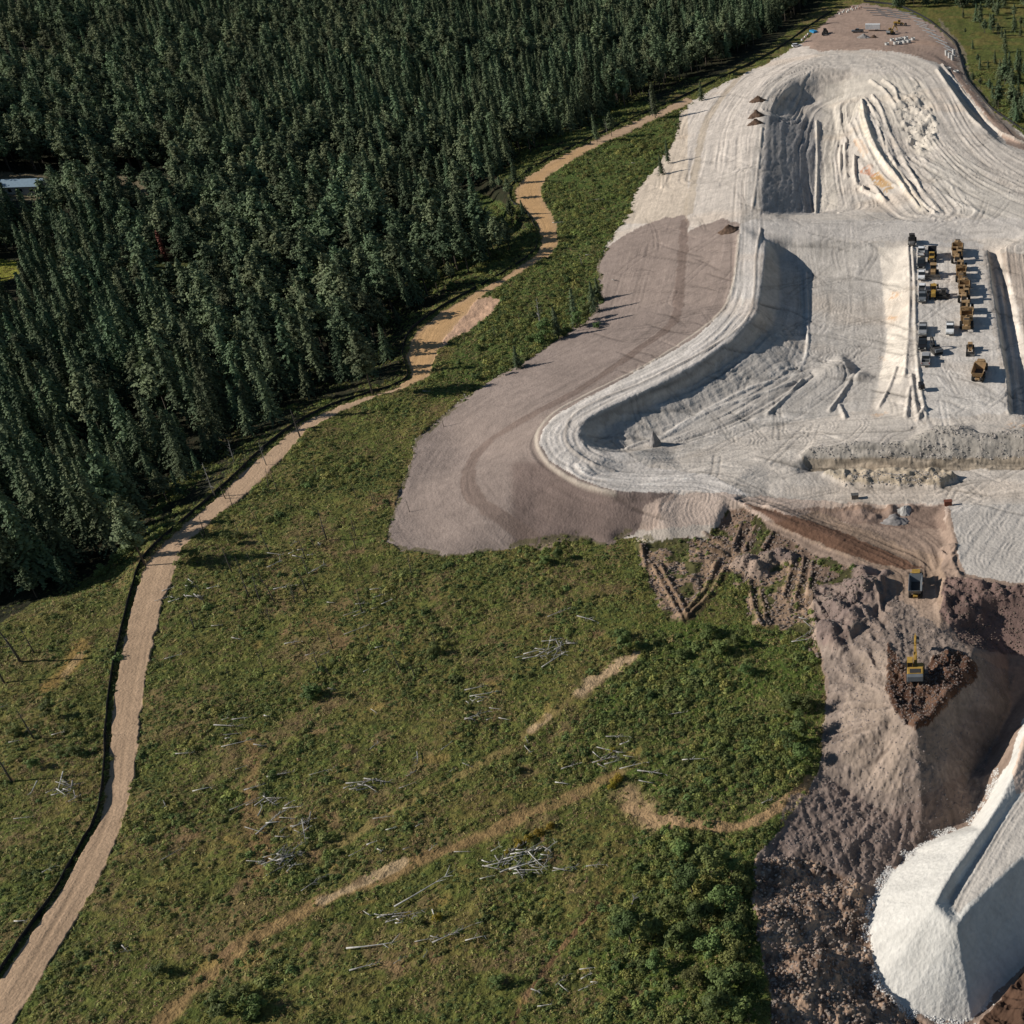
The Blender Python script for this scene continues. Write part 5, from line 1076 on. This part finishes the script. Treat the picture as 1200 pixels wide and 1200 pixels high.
def dozer(px,py,rot,label,s=1.0,mat=None):
    mat = mat or TAN; o = root('bulldozer',label,'bulldozer',px,py,rot,None,s)
    for x in (-1.0,1.0): MB().prism([(-1.7,0),(-2.1,.4),(-2.0,.75),(-1.3,1.15),(1.4,.95),(1.8,.55),(1.5,0)],x-.28,x+.28).go('track',DARKF,o)
    MB().box(-.6,.6,.0,2.0,.7,1.75,.05,.05).box(-.7,.7,-1.7,0,.7,1.5).go('body',mat,o,.04)
    c = MB().box(-.7,.7,-1.2,.2,1.5,1.9).box(-.8,.8,-1.35,.3,2.8,2.92).posts(-.7,.7,-1.2,.2,1.9,2.8).go('cab',mat,o); MB().box(-.66,.66,-1.16,.16,1.9,2.8,.03,.03).go('windows',GLASS,c)
    MB().bar((-1.35,0,.5),(-1.35,2.6,.4),.2).bar((1.35,0,.5),(1.35,2.6,.4),.2).go('push_arm',mat,o); MB().prism([(2.5,.05),(2.75,.1),(2.6,.7),(2.8,1.3),(2.6,1.3),(2.4,.7)],-1.8,1.8).go('blade',STEEL,o)
    MB().box(-.7,.7,-2.5,-2.2,.8,1.1).bar((0,-2.4,1.3),(0,-2.5,.1),.2).bar((0,-1.7,.9),(0,-2.4,1.0),.5,.2).go('ripper',DARKF,o); return o
def loader(px,py,rot,label,s=1.0,mat=None):
    mat = mat or YEL; o = root('wheel_loader',label,'wheel loader',px,py,rot,None,s)
    MB().box(-.85,.85,-3.4,-.6,1.0,2.2,.06,.1).box(-.5,.5,-.6,1.6,.8,1.5).go('body',mat,o,.05)
    c = MB().box(-.75,.75,-.7,.7,1.5,2.1).box(-.8,.8,-.75,.75,3.1,3.22).posts(-.75,.75,-.7,.7,2.1,3.1).go('cab',mat,o); MB().box(-.72,.72,-.67,.67,2.1,3.1,.04,.06).go('windows',GLASS,c)
    MB().bar((-.5,1.0,1.7),(-.5,3.2,.7),.22,.35).bar((.5,1.0,1.7),(.5,3.2,.7),.22,.35).go('lift_arm',mat,o)
    MB().prism([(3.1,.2),(4.3,.15),(4.35,.25),(3.35,.4),(3.2,1.0),(3.5,1.5),(3.3,1.5),(2.95,.9)],-1.5,1.5).box(-1.5,-1.42,3.1,4.2,.2,1.2).box(1.42,1.5,3.1,4.2,.2,1.2).go('bucket',STEEL,o)
    wheels(o,[(-1.1,1.3),(1.1,1.3),(-1.1,-2.1),(1.1,-2.1)],.82,.6); return o
def grader(px,py,rot,label,s=1.0):
    o = root('motor_grader',label,'grader',px,py,rot,None,s)
    MB().box(-.6,.6,-4.2,-1.5,1.0,2.0,.05,.08).bar((0,-1.5,1.9),(0,2.4,2.1),.35).bar((0,2.4,2.1),(0,4.0,1.2),.35).box(-.9,.9,3.8,4.1,.7,1.1).go('body',YEL,o,.03)
    c = MB().box(-.7,.7,-1.5,-.2,1.3,1.9).box(-.78,.78,-1.6,-.1,3.0,3.12).posts(-.7,.7,-1.5,-.2,1.9,3.0).go('cab',YEL,o); MB().box(-.67,.67,-1.47,-.23,1.9,3.0,.04,.04).go('windows',GLASS,c)
    MB().bar((-1.8,.6,.4),(1.8,1.3,.4),.12,.6).ring(0,1.0,.8,.8,.12,.15).go('blade',STEEL,o)
    wheels(o,[(-.95,3.9),(.95,3.9),(-.95,-2.0),(.95,-2.0),(-.95,-3.5),(.95,-3.5)],.65,.4); return o
def roller(px,py,rot,label,s=1.0):
    o = root('soil_compactor',label,'roller',px,py,rot,None,s)
    MB().box(-.8,.8,-2.6,-.6,.8,1.8,.05,.1).box(-1.0,1.0,.6,.85,.6,1.1).box(-1.05,-.9,.6,2.4,.6,1.0).box(.9,1.05,.6,2.4,.6,1.0).box(-.3,.3,-.6,.7,.7,1.1).go('body',DARKF,o,.04)
    c = MB().box(-.7,.7,-.7,.5,1.1,1.7).box(-.78,.78,-.8,.6,2.8,2.9).posts(-.7,.7,-.7,.5,1.7,2.8).go('cab',DARKF,o); MB().box(-.68,.68,-.68,.48,1.7,2.8,.03,.03).go('windows',GLASS,c)
    MB().wheel(0,1.7,.75,.75,1.75,20).go('drum',STEEL,o); wheels(o,[(-.9,-1.7),(.9,-1.7)],.7,.5); return o

# the parking platform
roller(1069,286,180,'black soil compactor parked alone at the far left corner of the parking platform',1.05)
pickup(1079.7,297,0,'white pickup with open bed, farthest of the left row of parked vehicles',WHT,1.0)
pickup(1079.7,312,180,'black pickup in the left row just beyond the white pickup beside the dump truck',BLK,1.12,True)
pickup(1080.2,325,180,'white pickup in the left row beside the yellow bulldozer',WHT,1.0)
pickup(1080.7,340.5,0,'white pickup with dark bed in the left row level with the grader',WHT,.95,True)
pickup(1081.2,350.5,180,'charcoal pickup closing the far cluster of the left row, nearest the grader',GREYP,1.05)
pickup(1081.7,389,180,'silver pickup with black bed standing alone in the middle of the left row',SIL,1.05,True)
pickup(1113.5,388,180,'white pickup parked alone in the middle of the parking platform',WHT,1.05,True)
pickup(1081.2,406,180,'black pickup in the near cluster beside the small excavator',BLK,1.05)
pickup(1085.2,424,0,'silver pickup nearest to the camera in the left row',SIL,1.05)
dumper(1092.5,303,180,'yellow cabbed dump truck with black bed in the middle row, far end',YEL,BLK,.92)
dozer(1094,323,180,'dusty yellow bulldozer behind the dump truck in the middle row',1.1)
grader(1094.5,345,0,'yellow motor grader at the near end of the far middle row',1.0)
dozer(1104,349,90,'dark bulldozer turned sideways beside the motor grader',.85,DARKF)
excavator(1097,413,25,'small dark excavator in the near cluster with its boom raised over the left row',.82,DARKF,1)
scraper(1122,300,180,'farthest of the four dusty yellow motor scrapers in the right row',1.12)
scraper(1126.5,323,0,'second motor scraper from the far end of the right row',1.0)
scraper(1130,345,180,'third motor scraper from the far end, with its dark bowl showing',1.1)
scraper(1133,375,0,'motor scraper nearest the camera, at the near end of the scraper row',1.15)
loader(1137,412,180,'small tan wheel loader between the scrapers and the parked dump truck',.78,TAN)
dumper(1148,440,160+180+12,'tan dump truck parked aslant nearest the camera on the platform',TAN,TAN,1.08)
# generator box on the near left corner
o = root('light_tower','small dark mobile light tower with folded mast at the near left corner of the platform','light tower',1080,456,20)
MB().box(-.6,.6,-1,1,.45,1.7).go('generator_box',BLK,o,.05); MB().bar((0,.8,1.7),(0,.9,3.0),.12).go('mast',STEEL,o); MB().bar((0,1,.4),(0,2.2,.35),.1).go('drawbar',STEEL,o); wheels(o,[(-.7,0),(.7,0)],.32,.18)
# haul track machines
dumper(1073.5,690,1,'yellow cabbed dump truck with empty grey bed driving on the brown haul track',YEL,GREYP,.93)
excavator(1073,792,2,'yellow excavator on the dark dug earth with its boom stretched toward the dump truck',1.08,YEL,2)
# yard at the far end
suv(933.5,55,-62,'white car parked at the left edge of the far laydown yard',WHT,1.0)
pickup(1005,38,95,'dark grey pickup beside the white box trailer in the far yard',GREYP,1.0)
o = root('box_trailer','white box trailer parked in the middle of the far laydown yard','trailer',1023,36,90,None,1.0)
MB().box(-1.25,1.25,-4.0,4.0,.9,3.5).go('box',WHT,o,.03); MB().box(-.1,.1,4,5.2,.7,.9).go('drawbar',DARKF,o); wheels(o,[(-1.1,-1.5),(1.1,-1.5),(-1.1,-2.5),(1.1,-2.5)],.4,.25); MB().box(-1.1,1.1,-4.04,-4.0,1.0,3.4).go('rear_door',SIL,o)
excavator(1044,40,-30,'yellow excavator working beside the concrete rings in the far yard',.95,YEL,0)
loader(1054,30,-95,'yellow wheel loader behind the concrete rings at the far yard edge',.95)
loader(967,40,180,'dark wheel loader standing at the left of the far yard',.95,DARKF)
for i,(px,py,r,h) in enumerate([(1039.5,53,1.15,1.2),(1045.5,48,1.15,1.2),(1049.5,52,1.15,1.4),(1055,51.5,1.15,1.4),(1060,50.5,1.15,1.4),(1065,49.5,1.15,1.3),(1057,47,1.15,1.4),(1062,46,1.1,1.4),(1070,47,1.1,1.2),(1052,47.5,1.1,1.3)]):
    x,y,z = ground(px,py); o = link('concrete_ring',MB().ring(0,0,0,r,h,.16) and None,None,(x,y,z)); o = o
    m_ = MB().ring(0,0,0,r,h,.16); o.name = 'concrete_ring'; setp(o,'white precast concrete ring in the cluster in front of the yellow excavator','concrete ring','concrete rings clustered in the far yard'); m_.go('shell',CONC,o)
for i,(px,py) in enumerate([(1109,62),(1112.5,65),(1116,67.5),(1117.5,61)]):
    x,y,z = ground(px,py+3); o = link('concrete_barrel',None,None,(x,y,z)); MB().ring(0,0,0,.75,2.6,.14).go('shell',CONC,o); setp(o,'tall upright white concrete barrel section at the right edge of the far yard','concrete section','upright concrete sections at the right yard edge')
for px,py,l in [(1111.5,81,'flat white concrete ring lying left of its neighbour below the upright sections'),(1120.5,84.5,'flat white concrete ring lying rightmost, closest to the silt fence')]:
    x,y,z = ground(px,py); o = link('concrete_ring',None,None,(x,y,z)); MB().ring(0,0,0,1.35,.8,.28).go('shell',CONC,o); setp(o,l,'concrete ring')
PIPE = pm('grey_pipe',(.17,.175,.18),.5,0,.15,1)
def pipe(px,py,L_,ang,label,gp,r=.22,mat=PIPE):
    x,y,z = ground(px,py,5); b = MB(); tube(b.V,b.F,[(-L_/2,0,r+.05),(L_/2,0,r+.05)],[r,r],8); o = link('pipe',mesh('pipe',b.V,b.F,mat),None,(x,y,z+.03),math.radians(ang)); setp(o,label,'pipe',gp)
for k in range(14): pipe(1020+k*3.6+rr_.uniform(-1,1),10+(k%4)*2.4+k*.45,9,-6-k*1.3,'dark grey pipe in the bundle along the far edge of the laydown yard','pipes along the far yard edge')
for k in range(18): pipe(1074+k*2.6+rr_.uniform(-1,1),22+k*2.3+(k%3)*2,9,-42-k*1.2,'dark grey pipe in the long row along the right edge of the laydown yard','pipes along the right yard edge')
for k in range(7): pipe(946+k*4.2,31-k*1.6+(k%3)*3,8,38,'dark pipe beside the fence at the left edge of the laydown yard','pipes along the left yard edge',.18,DARKF)
BAG = pm('white_bag',(.66,.64,.58),.8); BAG2 = pm('pink_bag',(.5,.33,.27),.8)
def bag(px,py,mat,label,gp,s=1.0):
    r = np.random.default_rng(int(px*10+py)); x,y,z = ground(px,py,5); b = MB(); b.box(-.5*s,.5*s,-.5*s,.5*s,0,1.0*s,.08,.08); o = link('bulk_bag',mesh('bulk_bag',b.V,b.F,mat),None,(x,y,z),r.uniform(0,3)); setp(o,label,'bulk bag',gp)
    m = o.modifiers.new('round','BEVEL'); m.width = .22*s; m.segments = 3
for i in range(9): bag(984+i*2.6+(i%2),17-i*.75-(i%3),BAG,'white bulk bag in the heap at the far end of the yard','white bulk bags at the far yard end')
for i in range(5): bag(999+i*2.4,9+(i%2)*1.6,BAG2,'pinkish bulk bag in the heap at the far end of the yard','pink bulk bags at the far yard end')
for i in range(5): bag(940+i*1.8,48-i*1.7,BAG2 if i%2 else BAG,['white bulk bag next to the white car','pink bulk bag second from the white car','white bulk bag in the middle of the short stack by the car','pink bulk bag next to the blue tarp stack','white bulk bag touching the blue tarp stack'][i],None,1.1)
o = root('tarp_covered_stack','bright blue tarp covered stack at the left yard edge behind the white car','tarp stack',953.5,38,35); MB().box(-1.4,1.4,-2.6,2.6,0,1.1,.15,.1).go('tarp',pm('blue_tarp',(.03,.22,.42),.5),o,.12); MB().box(-1.5,1.5,-2.7,2.7,-.05,.12).go('pallet',M_stake,o)
# boxes on the lower haul road
for px,py,sx_,lb,mt in [(1002,584,1.3,'small dark steel box beside the lower haul road',STEEL),(1111,592,1.4,'rust coloured steel box at the edge of the white plateau',pm('rusty_steel',(.17,.06,.035),.7))]:
    o = root('site_box',lb,'site box',px,py,8); MB().box(-sx_*.6,sx_*.6,-.5,.5,0,sx_*.8).go('shell',mt,o,.05); MB().box(-sx_*.66,sx_*.66,-.56,.56,sx_*.8-.02,sx_*.8+.06).go('lid',mt,o)
# soil heaps: separate mounds of dark earth
M_heap = paintm('dark_earth_heap',(.115,.072,.048),.95,0,.45,.8); M_gheap = paintm('grey_gravel_heap',(.26,.24,.225),.95,0,.25,1.2); M_cone = paintm('grey_limestone_heap',(.42,.40,.37),.95,0,.25,1.2)
def heap(px,py,rx,ry,h,mat,label,rot=0,name='soil_pile',cat='soil pile'):
    x,y,z = ground(px,py); n = 34; V,F = [],[]; a = np.linspace(-1.15,1.15,n); AX,AY = np.meshgrid(a,a); d = np.hypot(AX,AY); nn = fbm(AX*2.2+px,AY*2.2+py,4,int(px))
    hh = h*np.clip(1.0-d*(1+.25*nn),-.2,1)**1.0*(1+.25*nn)+.25*fbm(AX*7,AY*7+px,2,3)*np.clip(1-d,0,1)
    cr,sr = math.cos(math.radians(rot)),math.sin(math.radians(rot)); lx = AX*rx*cr-AY*ry*sr; ly = AX*rx*sr+AY*ry*cr; gz = samp(Z,x+lx,y+ly)-z; inside = d<1.0
    hz = np.where(hh>0.02,gz+hh,gz-.4)
    V = np.stack([lx,ly,hz],-1).reshape(-1,3); keepq = []
    for i in range(n-1):
        for j in range(n-1):
            if (hh[i:i+2,j:j+2]>0.0).any(): keepq.append((i*n+j,i*n+j+1,(i+1)*n+j+1,(i+1)*n+j))
    o = link(name,mesh(name,V,keepq,mat,smooth=True),None,(x,y,z)); setp(o,label,cat); return o
heap(888,118,3.8,2.6,2.4,M_heap,'dark brown soil pile, farthest of the three beside the crest road'); heap(886,136,3.6,2.8,2.5,M_heap,'dark brown soil pile between the two others beside the crest road'); heap(885,145,3.4,2.4,2.0,M_heap,'dark brown soil pile, nearest to the camera of the three beside the crest road')
heap(854,271,3.6,2.6,2.2,M_heap,'dark brown soil pile alone at the top of the grey embankment',20)
heap(1012,44,3.6,3,2.0,M_gheap,'grey gravel pile in the middle of the far laydown yard',0,'gravel_pile','gravel pile'); heap(1024,44,2.0,2,1.6,M_heap,'dark soil pile right of the grey gravel pile in the far yard')
heap(768,522,1.5,2.0,4.4,M_gheap,'steep grey earth pinnacle standing alone at the tip of the pit floor',0,'earth_pinnacle','earth mound')
heap(1048,611,3.0,2.2,1.3,M_gheap,'low grey soil pile on the brown hollow beside the lower haul road',0); heap(1060,600,1.5,1.3,1.6,M_cone,'small pale heap on the brown hollow near the lower haul road',0)
# house in the wood
x,y,z = ground(27,224,8); o = link('cabin',None,None,(x,y,z),math.radians(6)); setp(o,'long low building with pale blue metal roof among the trees on the far left','building')
MB().box(-9,9,-4,4,-1,3.2).go('wall',pm('pale_siding',(.45,.44,.42),.8),o); rf = MB().prism([(-4.6,3.1),(4.6,3.1),(0,5.0)],-9.6,9.6).go('roof',pm('blue_metal_roof',(.27,.36,.42),.4,.2),o)
for k in range(4): w_ = MB().box(-7+4*k,-5.6+4*k,-4.06,-4.0,1.0,2.2).go('window',GLASS,o)
MB().box(7,8,-4.06,-4.0,0,2.1).go('door',DARKF,o)
x,y,z = ground(672-29,25,8);
